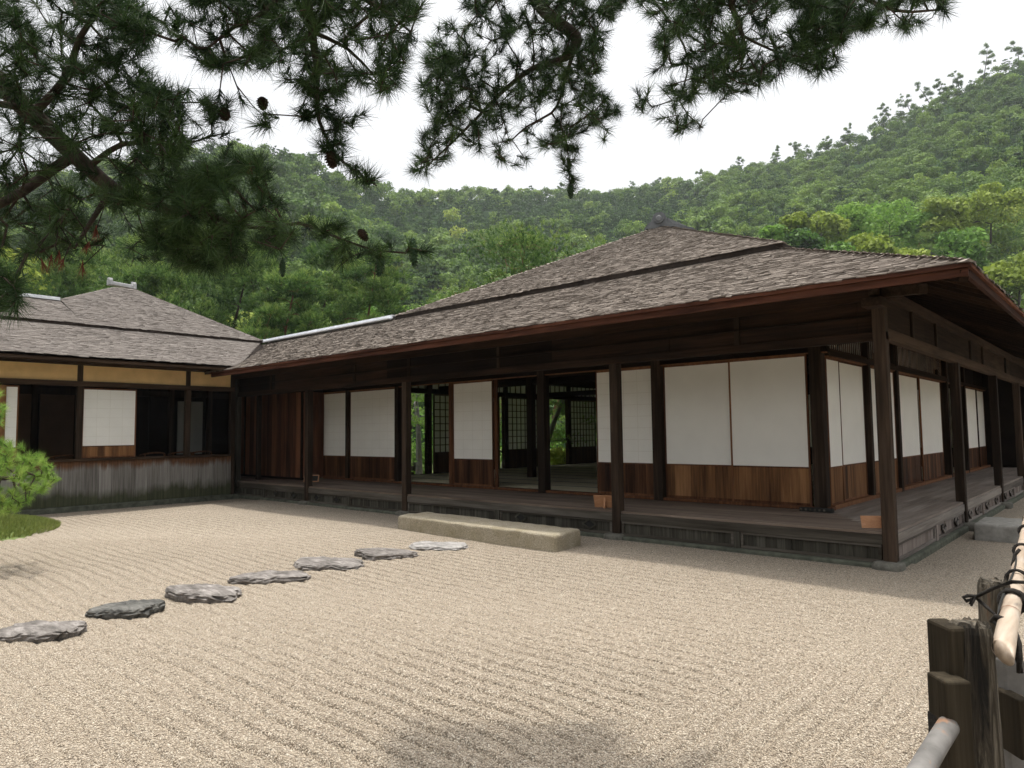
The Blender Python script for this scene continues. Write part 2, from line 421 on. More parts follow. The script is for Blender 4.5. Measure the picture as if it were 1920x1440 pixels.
# ================================================================== ROOF SHINGLES
def shingles(name, poly, eave, mat, parent, course=.030, lift=.0085, jit=1.0, maxn=100000):
    """poly: planar convex polygon (world), eave: horizontal unit vector along the eave; real shingles in courses"""
    poly = [np.array(p, float) for p in poly]; e = np.array(eave, float); e /= np.linalg.norm(e)
    nrm = np.zeros(3)
    for i in range(len(poly)): nrm += np.cross(poly[i] - poly[0], poly[(i + 1) % len(poly)] - poly[0])
    nrm /= np.linalg.norm(nrm)
    if nrm[2] < 0: nrm = -nrm
    up = np.cross(nrm, e)
    if up[2] < 0: up = -up
    o = poly[0]; P2 = [((p - o) @ e, (p - o) @ up) for p in poly]
    b0 = min(p[1] for p in P2); b1 = max(p[1] for p in P2)
    V = []; T = []; b = b0
    while b < b1 - .01:
        bb = b + .5 * course; xs = []
        for i in range(len(P2)):
            (a0, c0), (a1, c1) = P2[i], P2[(i + 1) % len(P2)]
            if (c0 - bb) * (c1 - bb) < 0: xs.append(a0 + (a1 - a0) * (bb - c0) / (c1 - c0))
        if len(xs) >= 2:
            lo, hi = min(xs), max(xs); n = int((hi - lo) / .09) + 2
            w = rng.uniform(.05, .20, n * 3); ed = lo + np.concatenate([[0], np.cumsum(w)]); ed = ed[ed < hi]; ed = np.append(ed, hi)
            rt = rng.random() * .12
            for a, c in zip(ed[:-1], ed[1:]):
                if c - a < .01: continue
                l = lift * rng.uniform(.55, 1.5) * jit; d = rng.normal(0, .012); l2 = l + rng.normal(0, .005)
                s = b + d - .006; tp = b + course * 1.9
                t1, t2 = rng.uniform(-.009, .009, 2)
                q = [(a + .002, s + t1, l), (c - .002, s + t2, max(.004, l2)), (c - .002, tp, .003), (a + .002, tp, .003)]
                lo_ = [(a + .002, s + t1, l - .009), (c - .002, s + t2, max(.004, l2) - .012)]
                for x in q + lo_: V.append(o + e * x[0] + up * x[1] + nrm * x[2])
                T.append(np.clip(rng.normal(.5, .16) + rt - .06, 0, 1))
        b += course
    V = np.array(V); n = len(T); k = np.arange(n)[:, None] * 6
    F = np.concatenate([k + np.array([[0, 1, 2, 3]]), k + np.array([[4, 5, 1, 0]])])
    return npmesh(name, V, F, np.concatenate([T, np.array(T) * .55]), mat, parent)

# ================================================================== MAIN HOUSE
H = thing('main_house', (-6, 6, 0), 'long dark wooden tea house with bark shingle roof, white screens and open veranda', 'house')
DZ = 0.385                       # veranda height
YW, XW = 1.66, -1.15             # front and side wall planes
EZ = 2.985; SL = .42             # eave height, slope of the skirt roof
def zl(t): return EZ + SL * (t + 1)          # skirt roof height at distance t behind the veranda edge
SZ = zl(1.66); AZ = 6.27                      # step of the roof, apex
AX, AY = -6.05, 5.95
YN = 17.0                                     # far end of the house
# roof bodies (solid), then the shingles on the two faces in view
rb = MB()
rb.slab([(-14.3, -1, EZ), (1, -1, EZ), (-1.66, 1.66, SZ), (-16.4, 1.66, SZ)], .05)
rb.slab([(1, -1, EZ), (1, YN + 1, EZ), (-1.66, YN - 1.66, SZ), (-1.66, 1.66, SZ)], .05)
rb.slab([(-16.4, 1.66, SZ), (-10.4, 1.66, SZ), (-13.06, 4.32, EZ), (-16.4, 4.32, EZ)], .05)
rb.slab([(-10.4, 1.66, SZ), (-10.4, YN - 1.66, SZ), (-13.06, YN + 1, EZ), (-13.06, 4.32, EZ)], .05)
rb.slab([(-10.4, YN - 1.66, SZ), (-1.66, YN - 1.66, SZ), (1, YN + 1, EZ), (-13.06, YN + 1, EZ)], .05)
roof = rb.build('roof', M['roofbase'], H)
U = SZ + .075
ub = MB()
ub.slab([(-10.45, 1.62, U), (-1.62, 1.62, U), (AX, AY, AZ)], .075)
ub.slab([(-1.62, 1.62, U), (-1.62, YN - 1.6, U), (AX, YN - 5.95, AZ), (AX, AY, AZ)], .075)
ub.slab([(-10.45, YN - 1.6, U), (-10.45, 1.62, U), (AX, AY, AZ), (AX, YN - 5.95, AZ)], .075)
ub.slab([(-1.62, YN - 1.6, U), (-10.45, YN - 1.6, U), (AX, YN - 5.95, AZ)], .075)
uroof = ub.build('upper_roof', M['roofbase'], H)
shingles('shingle_courses', [(-14.3, -1.02, EZ - .008), (1.02, -1.02, EZ - .008), (-1.66, 1.66, SZ), (-16.4, 1.66, SZ)], (1, 0, 0), M['shingle'], roof)
shingles('shingle_courses', [(1.02, -1.02, EZ - .008), (1.02, YN + 1, EZ - .008), (-1.66, YN - 1.66, SZ), (-1.66, 1.66, SZ)], (0, 1, 0), M['shingle'], roof, .11)
shingles('shingle_courses', [(-10.47, 1.60, U), (-1.60, 1.60, U), (AX, AY, AZ + .01)], (1, 0, 0), M['shingle'], uroof)
shingles('shingle_courses', [(-1.62, 1.62, U), (-1.62, YN - 1.6, U), (AX, YN - 5.95, AZ), (AX, AY, AZ)], (0, 1, 0), M['shingle'], uroof, .11)
# hip seams: rows of short bark pieces along the hips
def hip(name, p, q, parent, w=.16, mat='shingle'):
    p = np.array(p, float); q = np.array(q, float); L = np.linalg.norm(q - p); n = int(L / .09); mb = MB()
    d = (q - p) / L; sd = np.cross(d, (0, 0, 1)); sd /= np.linalg.norm(sd); u = np.cross(sd, d)
    for i in range(n):
        c = p + d * (i * .09); ww = w * random.uniform(.8, 1.15); h1 = .030 * random.uniform(.7, 1.3)
        a = c - sd * ww / 2 + u * -.01; b = c + sd * ww / 2 + u * -.01; t = c + u * h1
        c2 = c + d * .14
        mb.add([a, t, b, c2 + sd * ww / 2 - u * .03, c2 + u * .004, c2 - sd * ww / 2 - u * .03], [(0, 1, 4, 5), (1, 2, 3, 4), (0, 2, 1)], random.uniform(.25, .8))
    return mb.build(name, M[mat], parent)
hip('hip_seam', (1, -1, EZ + .0), (-1.66, 1.66, SZ + .0), roof)
hip('hip_seam', (-1.62, 1.62, U), (AX, AY, AZ), uroof)
hip('hip_seam', (-10.45, 1.62, U), (AX, AY, AZ), uroof)
# ridge end tile with round crest
def ridge_tile():
    mb = MB(); x, y, z = AX, AY, AZ
    prof = [(-.34, -.06), (-.27, .03), (-.17, .10), (-.13, .22), (-.06, .285), (.06, .285), (.13, .22), (.17, .10), (.27, .03), (.34, -.06)]
    dr = np.array([.35, -.94, 0]); sd = np.array([.94, .35, 0])
    c0 = np.array([x + .02, y - .06, z])
    f = [c0 + sd * a + np.array([0, 0, b]) + dr * .10 for a, b in prof]; g = [p - dr * .16 for p in f]; n = len(f)
    mb.add(f + g, [tuple(range(n)), tuple(range(2 * n - 1, n - 1, -1))] + [(i, (i + 1) % n, (i + 1) % n + n, i + n) for i in range(n)])
    o = mb.build('ridge_end_tile', M['tile'], uroof, .012)
    cr = MB(); c = c0 + np.array([0, 0, .135]) + dr * .10
    cr.tube([c, c + dr * .05], .105, 20); cr.tube([c + dr * .05, c + dr * .065], [.075, .055], 16); cr.build('crest_disc', M['tile'], uroof)
    rt = MB()
    rt.bar((x, y + .1, z + .10), (x, YN - 5.95, z + .10), .30, .20); rt.tube([(x, y + .1, z + .17), (x, YN - 5.95, z + .17)], .07, 10)
    rt.bar((x + .14, y + .02, z + .02), (x + .62, y - .35 + .75, z - .13), .2, .06)
    rt.build('ridge_tiles', M['tile'], uroof)
ridge_tile()
rc = MB()   # pale cover over the low ridge
rc.bar((-16.42, 1.66, SZ + .085), (-10.47, 1.66, SZ + .085), .24, .03); rc.bar((-16.42, 1.55, SZ + .045), (-10.47, 1.55, SZ + .045), .025, .06)
rc.bar((-16.42, 1.77, SZ + .045), (-10.47, 1.77, SZ + .045), .025, .06); rc.bar((-16.4, 1.5, SZ + .015), (-10.5, 1.5, SZ + .015), .1, .03)
rc.build('ridge_cover', M['whitecap'], roof)
# eave boards
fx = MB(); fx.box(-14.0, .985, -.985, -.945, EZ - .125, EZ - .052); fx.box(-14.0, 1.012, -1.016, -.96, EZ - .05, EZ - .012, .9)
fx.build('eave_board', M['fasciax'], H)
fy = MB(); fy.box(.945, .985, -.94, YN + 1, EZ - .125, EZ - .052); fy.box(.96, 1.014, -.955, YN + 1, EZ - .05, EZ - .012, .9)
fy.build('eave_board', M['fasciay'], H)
so = MB()     # rafters and soffit boards under the eaves
for k in range(33):
    x = .5 - k * .45
    if x < -13.9: break
    yb = min(1.5, -x - .1); so.bar((x, -.93, EZ - .085 + .02), (x, yb, zl(yb) - .085 + .02), .05, .07)
for k in range(38):
    y = -.45 + k * .45
    xb = min(1.5, y - .1); so.bar((.93, y, EZ - .085 + .02), (-xb, y, zl(xb) - .085 + .02), .05, .07)
so.bar((.95, -.95, EZ - .12), (-1.6, 1.6, SZ - .13), .09, .11)
so.build('rafters', M['soffit'], H, .004)
# beams over the veranda posts
def beams():
    b = MB(); b.box(-14.9, .065, -.055, .055, 2.455, 2.555); b.box(-14.9, .22, -.06, .06, 2.90, 3.05); b.box(-14.9, .065, -.05, .05, 2.72, 2.745)
    b.each('veranda_beam', M['beamx'], H, .006)
    p = MB()
    x = -14.9
    while x < -.1:
        w = min(random.uniform(1.6, 2.4), -.07 - x); p.box(x, x + w - .004, -.012, .012, 2.557, 2.898); x += w
    p.build('transom_boards', M['beamx'], H)
    s = MB()
    for x in (-1.62, -5.7, -7.98, -9.7, -13.0): s.box(x - .035, x + .035, -.042, -.014, 2.557, 2.898)
    s.each('strut', M['post'], H)
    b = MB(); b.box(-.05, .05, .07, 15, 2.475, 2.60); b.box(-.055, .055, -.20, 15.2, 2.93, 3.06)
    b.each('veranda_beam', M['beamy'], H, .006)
    p = MB(); y = .07
    while y < 15: p.box(-.012, .012, y, y + 2.0 - .004, 2.602, 2.928); y += 2.0
    p.build('transom_boards', M['beamy'], H)
    s = MB()
    for y in (1.35, 2.7, 5.3, 6.5, 9.3): s.box(.014, .044, y - .04, y + .04, 2.602, 2.928)
    s.each('strut', M['post'], H)
    e = MB(); e.box(-.10, .10, -.30, -.062, 2.80, 2.895); e.bar((.0, -.02, 2.97), (.55, -.6, 2.86), .09, .10); e.each('beam_end', M['beamy'], H, .006)
beams()
# posts along the veranda edge, each on its footing stone
FP = [0.0, -3.455, -8.085, -11.4]
def post(x, y, z0, z1, w=.13, mat='post', name='post'):
    mb = MB(); mb.box(x - w / 2, x + w / 2, y - w / 2, y + w / 2, z0, z1); return mb.build(name, M[mat], H, .008)
def stone_block(name, x, y, sx, sy, h, mat, parent, seed=0):
    r = np.random.default_rng(seed); n = 9; mb = MB(); vs = []
    V0, F0 = ico(3)
    p = V0.copy(); p = np.sign(p) * np.abs(p) ** .45; p = p / np.abs(p).max(0)
    nz = np.sin(p * 5.1 + r.uniform(0, 6, 3)).prod(1)
    p *= (1 + .05 * nz)[:, None]
    p = p * np.array([sx / 2, sy / 2, h / 2 + .03]) + np.array([x, y, h / 2 - .03])
    mb.add(p, [tuple(f) for f in F0]); return mb.build(name, M[mat], parent, 0, True)
for i, x in enumerate(FP):
    post(x, 0, .07, 2.455 if x < 0 else 2.9); stone_block('footing_stone', x - .02, -.03, .30, .29, .08, 'granite', H, i)
SPY = [4.02, 7.72, 11.04, 14.9]
for i, y in enumerate(SPY):
    post(0, y, .07, 2.475); stone_block('footing_stone', .02, y, .34, .36, .085, 'granite', H, i + 9)
# veranda floor
dk = MB()
for k in range(9):
    y0 = -.03 + k * .187
    x = -16.6 if k > 1 else -14.78
    while x < -.1:
        L = min(random.uniform(2.2, 4.2), -(k * .187 * .69) - x + .02 if x > -4 else 9)
        dk.box(x, x + L - .003, y0, y0 + .184, DZ - .03, DZ + random.uniform(-.0015, .0015)); x += L
        if L < .1: break
dk.build('veranda_floor', M['deckx'], H, .002)
dk = MB()
for k in range(9):
    x1 = .03 - k * .13; y = .03 + k * .185
    while y < 15:
        L = min(random.uniform(2.2, 4.2), 15 - y); dk.box(x1 - .127, x1, y, y + L - .003, DZ - .03, DZ + .003 + random.uniform(-.0015, .0015)); y += L
        if L < .05: break
dk.build('veranda_floor', M['decky'], H, .002)
ed = MB()
xs = [-14.8] + sorted(FP)
for a, c in zip(xs[:-1], xs[1:]): ed.box(a + .066, c - .066, -.045, .03, DZ - .135, DZ - .032)
ed.each('edge_beam', M['greyx'], H, .005)
ed = MB(); ys = [0.0] + SPY
for a, c in zip(ys[:-1], ys[1:]): ed.box(-.03, .045, a + .066, c - .066, DZ - .135, DZ - .032)
ed.each('edge_beam', M['greyy'], H, .005)
# skirt under the veranda: frames, boards, diamond vents
def diamond(u, axis, z=.165):
    w, h = .115, .072; mb = MB(); hb = MB()
    pts = [(u - w, z), (u, z - h), (u + w, z), (u, z + h)]
    def p3(q, off): return (q[0], -off, q[1]) if axis == 'x' else (off, q[0], q[1])
    for i in range(4):
        mb.bar(p3(pts[i], .034), p3(pts[(i + 1) % 4], .034), .022, .016, (0, 1, 0) if axis == 'x' else (1, 0, 0))
    o = mb.build('diamond_vent', M['greyz' if axis == 'x' else 'greyy'], H)
    q = [p3(p, .0245) for p in pts]; q2 = [p3(p, .012) for p in pts]
    hb.add(q + q2, [(0, 1, 2, 3), (7, 6, 5, 4)] + [(i, i + 4, (i + 1) % 4 + 4, (i + 1) % 4) for i in range(4)]); hb.build('vent_hole_shade', M['tatami_edge'], o)  # near-black plate painting the shade inside the vent opening
def skirt(axis, spans, mb_mat, bd_mat):
    def bx(m, u0, u1, d0, d1, z0, z1):
        if axis == 'x': m.box(u0, u1, -d1, -d0, z0, z1)
        else: m.box(d0, d1, u0, u1, z0, z1)
    for (u0, u1) in spans:
        fr = MB(); bd = MB()
        bx(fr, u0, u1, -.02, .040, .052, .085); bx(fr, u0, u1, -.02, .036, DZ - .165, DZ - .136)
        bx(fr, u0, u0 + .035, -.02, .037, .085, DZ - .165); bx(fr, u1 - .035, u1, -.02, .037, .085, DZ - .165)
        u = u0 + .035
        while u < u1 - .04:
            w = min(random.uniform(.11, .20), u1 - .035 - u); bx(bd, u + .0015, u + w - .0015, -.01, .008 + random.uniform(0, .005), .085, DZ - .165); u += w
        o = fr.build('skirt_panel', M[mb_mat], H, .003); bd.build('boards', M[bd_mat], o)
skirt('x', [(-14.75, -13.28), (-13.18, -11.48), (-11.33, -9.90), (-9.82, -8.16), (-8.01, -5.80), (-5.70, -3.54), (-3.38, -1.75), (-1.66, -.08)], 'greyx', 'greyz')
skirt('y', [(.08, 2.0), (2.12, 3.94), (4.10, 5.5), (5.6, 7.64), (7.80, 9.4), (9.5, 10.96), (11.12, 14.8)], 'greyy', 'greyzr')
dv = MB()
for x in (-13.23, -9.86, -5.75, -1.705): dv.box(x - .04, x + .04, -.05, .02, .05, DZ - .136)
dv.each('skirt_post', M['greyz'], H, .004)
dv = MB()
for y in (2.06, 5.55, 9.45): dv.box(-.02, .05, y - .045, y + .045, .05, DZ - .136)
dv.each('skirt_post', M['greyzr'], H, .004)
for x in (-12.73, -11.95, -11.02, -10.3, -5.25, -3.93): diamond(x, 'x')
for y in (2.55, 3.4, 4.5, 5.1, 6.1, 7.1, 8.3, 9.0): diamond(y, 'y')
gl = MB()
for k in range(28): gl.box(-14.71 + k * .05, -14.71 + k * .05 + .022, -.045, -.03, .09, DZ - .166)
gl.build('vent_grille', M['greyz'], H)
pl = MB(); pl.box(-14.9, -.05, -.10, .12, -.04, .05); pl.box(-.12, .10, .12, 15, -.04, .05)
pl.each('plinth', M['moss_stone'], H, .02)

# ---- wall line of the rooms: posts, rails, screens
def wpost(x, y, z0=DZ, z1=3.4, w=.15, mat='post'): post(x, y, z0, z1, w, mat)
for x in (-1.24, -3.745, -6.17): wpost(x, YW + .02, w=.17)
wpost(-8.65, YW + .03, w=.11, mat='frame'); wpost(-10.42, YW + .02, w=.13); wpost(-12.33, YW + .02, w=.13)
for y in (5.42, 9.75, 11.8): wpost(XW - .02, y, w=.15)
wpost(XW - .02, 3.72, w=.13)
kb = MB(); kb.box(-13.9, XW + .07, YW - .06, YW + .08, 2.56, 2.64); kb.box(-13.9, XW + .075, YW - .075, YW - .062, 2.66, 2.78)
kb.each('lintel', M['beamx'], H, .004)
kb = MB(); kb.box(-13.9, XW + .05, YW - .03, YW + .05, 2.545, 2.56); kb.box(-13.9, XW + .06, YW - .05, YW + .10, DZ + .004, DZ + .05); kb.each('sill_track', M['frame'], H, .003)
kb = MB(); kb.box(XW - .08, XW + .06, YW + .09, 15, 2.515, 2.585); kb.each('lintel', M['beamy'], H, .004)
kb = MB(); kb.box(XW - .05, XW + .03, YW + .09, 15, 2.50, 2.515); kb.box(XW - .09, XW + .05, YW + .10, 15, DZ + .006, DZ + .065); kb.each('sill_track', M['frame'], H, .003)
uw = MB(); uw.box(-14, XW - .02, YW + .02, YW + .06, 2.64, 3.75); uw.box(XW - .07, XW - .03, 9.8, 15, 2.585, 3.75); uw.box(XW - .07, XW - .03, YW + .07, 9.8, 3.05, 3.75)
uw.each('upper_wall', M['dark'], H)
# bar grille over the side screens
gb = MB(); y = YW + .12
while y < 9.65:
    gb.box(XW - .045, XW - .033, y, y + .022, 2.625, 3.0); y += .095
gb.build('transom_grille', M['latt'], H)
gb = MB(); gb.box(XW - .045, XW + .03, YW + .09, 9.7, 2.588, 2.625); gb.box(XW - .045, XW + .03, YW + .09, 9.7, 3.0, 3.05); gb.each('transom_rail', M['beamy'], H)
gp = MB(); gp.box(XW - .068, XW - .055, YW + .09, 9.7, 2.60, 3.0); gp.build('transom_paper', M['paper_thin'], H)

def screen(u0, u1, plane, off, z0=DZ + .05, zp=.97, z1=2.545, paper='paper', wain='wain', grid=(4, 8), axis='x', flip=1, gridfront=False, label=None, framemat='frame'):
    """sliding screen: slim frame, paper with muntins behind it, wooden wainscot boards. flip = side the paper faces (-1: towards -y / +x)"""
    fr = MB(); w = .028; d = .03
    def bx(m, a0, a1, c0, c1, e0, e1, tint=None):
        if axis == 'x': m.box(a0, a1, plane + off + c0, plane + off + c1, e0, e1, tint)
        else: m.box(plane + off - c1, plane + off - c0, a0, a1, e0, e1, tint)
    bx(fr, u0, u0 + w, 0, d, z0, z1); bx(fr, u1 - w, u1, 0, d, z0, z1)
    bx(fr, u0 + w, u1 - w, 0.001, d, z1 - .03, z1); bx(fr, u0 + w, u1 - w, 0.001, d, z0, z0 + .035); bx(fr, u0 + w, u1 - w, 0.001, d, zp - .022, zp)
    o = fr.build('sliding_screen', M[framemat], H, .003)
    if label: o["label"] = label
    pp = MB(); bx(pp, u0 + w, u1 - w, .006, .010, zp, z1 - .03); pp.build('paper', M[paper], o)
    if grid:
        mu = MB()
        for k in range(1, grid[0]): 
            a = u0 + w + (u1 - u0 - 2 * w) * k / grid[0]; bx(mu, a - .006, a + .006, .0105, .026, zp, z1 - .03)
        for k in range(1, grid[1]):
            z = zp + (z1 - .03 - zp) * k / grid[1]; bx(mu, u0 + w, u1 - w, .0105, .024, z - .006, z + .006)
        mu.build('muntins', M['latt'], o)
        li = MB()   # darker strips painting the muntins' shade as seen through the paper
        for k in range(1, grid[0]):
            a = u0 + w + (u1 - u0 - 2 * w) * k / grid[0]; bx(li, a - .004, a + .004, .0048, .0059, zp, z1 - .03)
        for k in range(1, grid[1]):
            z = zp + (z1 - .03 - zp) * k / grid[1]; bx(li, u0 + w, u1 - w, .0050, .0059, z - .004, z + .004)
        li.build('muntin_shade', M['papershade'], o)
    wb = MB(); n = max(3, int((u1 - u0) / .14)); ed_ = np.linspace(u0 + w, u1 - w, n + 1)
    for a, c in zip(ed_[:-1], ed_[1:]): bx(wb, a + .001, c - .001, .008 + random.uniform(0, .003), .022, z0 + .035, zp - .022)
    wb.build('wainscot', M[wain], o)
    return o
# front, right to left
screen(-2.52, -1.365, YW, -.02, grid=None); screen(-3.645, -2.50, YW, .012, grid=None)
screen(-4.97, -3.84, YW, .0, wain='waind', grid=(4, 8))
screen(-8.60, -7.45, YW, .0, wain='waind', grid=(4, 8))
screen(-12.26, -10.49, YW, .0, wain='waind', grid=(6, 8)); screen(-13.5, -12.4, YW, .0, wain='waind', grid=(4, 8))
fr = MB(); fr.box(-7.445, -7.36, YW + .035, YW + .065, DZ + .05, 2.545); fr.build('door_edge', M['frame'], H, .003)
# right side
yy = [(1.78, 2.36), (2.38, 3.64), (3.80, 5.34), (5.50, 7.28), (7.30, 9.20)]
for i, (a, c) in enumerate(yy): screen(a, c, XW, .0 - (.034 if i % 2 else 0), axis='y', grid=None, z1=2.50, wain='wain' if i < 3 else 'waind')
screen(12.0, 13.6, XW, .0, axis='y', grid=None, z1=2.50, wain='waind'); screen(13.65, 15.0, XW, -.03, axis='y', grid=None, z1=2.50, wain='waind')
ew = MB(); ew.box(XW - .4, .0, 15.02, 15.12, DZ, 3.1); ew.box(-.9, .95, 15.13, 15.2, .0, 2.9); ew.each('end_wall', M['dark'], H)
# rain shutter boxes at the left end
bw = MB(); xs = np.arange(-16.75, -13.36, .235)
for a in xs: bw.box(a, a + .232, 1.05, 1.08 + random.uniform(0, .004), DZ + .05, 2.56)
bw.build('board_wall', M['board'], H)
bw = MB(); y = 1.10
while y < YW - .1: bw.box(-13.40, -13.37, y, y + .18, DZ + .05, 2.56); y += .183
bw.build('board_wall', M['board'], H)
bw = MB(); bw.box(-16.8, -13.34, 1.01, 1.10, 2.56, 2.66); bw.box(-16.8, -13.34, 1.02, 1.10, DZ, DZ + .05); bw.box(-13.42, -13.35, 1.10, YW, 2.56, 2.66); bw.box(-16.8, -13.36, 1.06, 1.10, 2.66, 3.4); bw.box(-13.40, -13.36, 1.10, YW, 2.66, 3.5); bw.box(-13.43, -13.35, 1.02, 1.10, DZ + .05, 2.56)
for x in (-15.62, -16.3): bw.box(x - .03, x + .03, 1.025, 1.049, DZ + .05, 2.56)
bw.build('shutter_box_frame', M['beamx'], H)
post(-14.62, .0, .05, 2.9, .12, 'greyz'); post(-14.52, .5, DZ, 2.9, .10)

# ---- rooms: mats, ceiling, far walls
XL, YF = -12.0, 13.6
tm = MB(); te = MB()
a = -1.3
y = YW + .12; row = 0
while y < YF - .1:
    x = XL + .05 - (0.9 if row % 2 else 0)
    while x < XW - .15:
        x0, x1 = max(x, XL + .03), min(x + 1.82, XW - .1)
        if x1 - x0 > .1:
            y1 = min(y + .91, YF); tm.box(x0 + .002, x1 - .002, y + .028, y1 - .028, DZ - .02, DZ + .045); te.box(x0 + .002, x1 - .002, y, y + .027, DZ - .02, DZ + .0465); te.box(x0 + .002, x1 - .002, y1 - .027, y1, DZ - .02, DZ + .0465)
        x += 1.82
    y += .912; row += 1
tmo = tm.build('tatami_floor', M['tatami'], H); te.build('mat_border', M['tatami_edge'], tmo)
ce = MB()
x = -15
while x < XW - .1: ce.box(x, min(x + .44, XW - .08), YW + .07, YF + .4, 3.18, 3.21); x += .443
ce.build('ceiling', M['soffit'], H)
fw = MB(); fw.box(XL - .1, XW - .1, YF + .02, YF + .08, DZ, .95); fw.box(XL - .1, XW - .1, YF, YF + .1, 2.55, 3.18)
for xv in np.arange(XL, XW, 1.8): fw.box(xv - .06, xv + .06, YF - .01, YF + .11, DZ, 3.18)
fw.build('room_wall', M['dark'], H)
fw = MB(); fw.box(XL - .05, XW - .12, YF + .045, YF + .05, .95, 2.55); fw.build('wall_paper', M['paper_thin'], H)
ub = MB(); ub.box(XL - .06, XL + .06, 3.0, YF, 2.55, 2.68); ub.box(XL - .06, XL + .06, 3.0, YF, 2.98, 3.17); ub.box(XL - .07, XL + .07, 3.0, YF, DZ - .05, DZ + .05)
for yv in (3.95, 6.96, 10.05, 12.9): ub.box(XL - .07, XL + .07, yv - .07, yv + .07, DZ, 3.17)
ub.build('room_frame', M['beamy'], H)
tp = MB(); tp.box(XL - .01, XL - .004, 3.0, YF, 2.68, 2.98); tpo = tp.build('transom_paper', M['paper_thin'], H)
tg = MB()
y = 3.1
while y < YF: tg.box(XL, XL + .02, y, y + .03, 2.68, 2.98); y += .24
tg.each('transom_bar', M['latt'], tpo)
def inner_screen(y0, y1, nc):
    fr = MB(); z0, zp, z1 = DZ + .05, .99, 2.55; x0, x1 = XL - .015, XL + .015
    fr.box(x0, x1, y0, y0 + .05, z0, z1); fr.box(x0, x1, y1 - .05, y1, z0, z1); fr.box(x0, x1, y0, y1, z1 - .04, z1 + .001); fr.box(x0, x1 - .003, y0 + .05, y1 - .05, z0, zp)
    for k in range(1, nc):
        a = y0 + .05 + (y1 - y0 - .1) * k / nc; fr.box(x0 + .008, x1, a - .01, a + .01, zp, z1 - .04)
    for k in range(1, 8):
        z = zp + (z1 - .04 - zp) * k / 8; fr.box(x0 + .009, x1 - .002, y0 + .05, y1 - .05, z - .01, z + .01)
    o = fr.build('sliding_screen', M['latt'], H); pp = MB(); pp.box(x0 + .001, x0 + .006, y0 + .05, y1 - .05, zp, z1 - .04); pp.build('paper', M['paper_thin'], o)
inner_screen(4.12, 5.4, 6); inner_screen(5.45, 6.72, 6); inner_screen(7.05, 8.68, 8); inner_screen(10.15, 11.6, 8)
wpost(-8.76, 4.36, z1=3.18, w=.16); wpost(-5.0, 9.0, z1=3.18, w=.15); wpost(-8.76, 9.0, z1=3.18, w=.15)
hb = MB(); hb.box(XL, XW, 4.32, 4.42, 2.62, 2.76); hb.box(XL, XW, 8.95, 9.05, 2.6, 2.75); hb.each('room_beam', M['beamx'], H)

# ================================================================== LEFT WING
WX = -14.35
Wg = thing('wing_house', (-17, -5, 0), 'lower wing with ochre plaster band and grey weathered board base, left of the tea house', 'house')
def wmat_board():
    mt, t, b, o = mat_new('stained_wing_boards')
    g = noise(t, coords(t, (34, 34, 1.0)), 1.0, 6, .65, .3)
    sp = N(t, "ShaderNodeSeparateXYZ"); t.links.new(coords(t), sp.inputs[0])
    st = noise(t, coords(t, (1, 5.5, .25)), 1.0, 5, .7)
    st2 = noise(t, coords(t, (1, 2.2, .6)), 1.0, 5, .65)
    z = math_(t, 'ADD', sp.outputs[2], math_(t, 'MULTIPLY', math_(t, 'SUBTRACT', st, .5), .55))
    z2 = math_(t, 'ADD', sp.outputs[2], math_(t, 'MULTIPLY', math_(t, 'SUBTRACT', st2, .5), .75))
    grey = ramp(t, math_(t, 'ADD', g, math_(t, 'MULTIPLY', math_(t, 'SUBTRACT', attr(t), .5), .3)), [(.3, (.11, .10, .088)), (.7, (.27, .255, .235))])
    red = ramp(t, g, [(.3, (.055, .024, .012)), (.7, (.17, .085, .042))])
    moss = ramp(t, g, [(.3, (.032, .036, .020)), (.7, (.085, .09, .05))])
    c = mix(t, ramp(t, z, [(.80, 0.0), (.92, 1.0)]), grey, red)
    c = mix(t, ramp(t, z2, [(.26, 1.0), (.46, 0.0)]), c, moss)
    t.links.new(c, b.inputs['Base Color']); bump(t, b, g, .4, .006); b.inputs['Roughness'].default_value = .9
    return mt
M['wingboard'] = wmat_board()
wb = MB(); y = -12.0
while y < -.32:
    w = min(.245, -.3 - y); wb.box(WX - .03, WX + .01 + random.uniform(0, .006), y + .002, y + w - .002, .09, 1.0); y += .245
wb.build('board_base', M['wingboard'], Wg, .002)
wb = MB(); wb.box(WX - .10, WX + .06, -12, -.25, 1.0, 1.055); wb.box(WX - .07, WX + .05, -12, -.25, 2.56, 2.665); wb.box(WX - .07, WX + .06, -12, -.25, 3.0, 3.10)
wb.each('wall_rail', M['beamy'], Wg, .005)
pb = MB(); pb.box(WX - .04, WX + .0, -12, -.27, 2.665, 3.0); pb.build('plaster_band', M['plaster'], Wg)
for y in (-.29, -1.36, -3.585, -5.9, -8.2):
    pm = MB(); pm.box(WX - .06, WX + .055, y - .058, y + .058, 1.055, 2.56); pm.box(WX - .06, WX + .03, y - .05, y + .05, 2.665, 3.0); pm.build('post', M['post'], Wg, .006)
pm = MB(); pm.box(WX - .05, WX + .055, -.30, -.24, .05, 1.0); pm.build('corner_board', M['post'], Wg)
pl = MB(); pl.box(WX - .2, WX + .10, -12, -.12, -.05, .085); pl.build('plinth', M['moss_stone'], Wg, .02)
H_keep = H
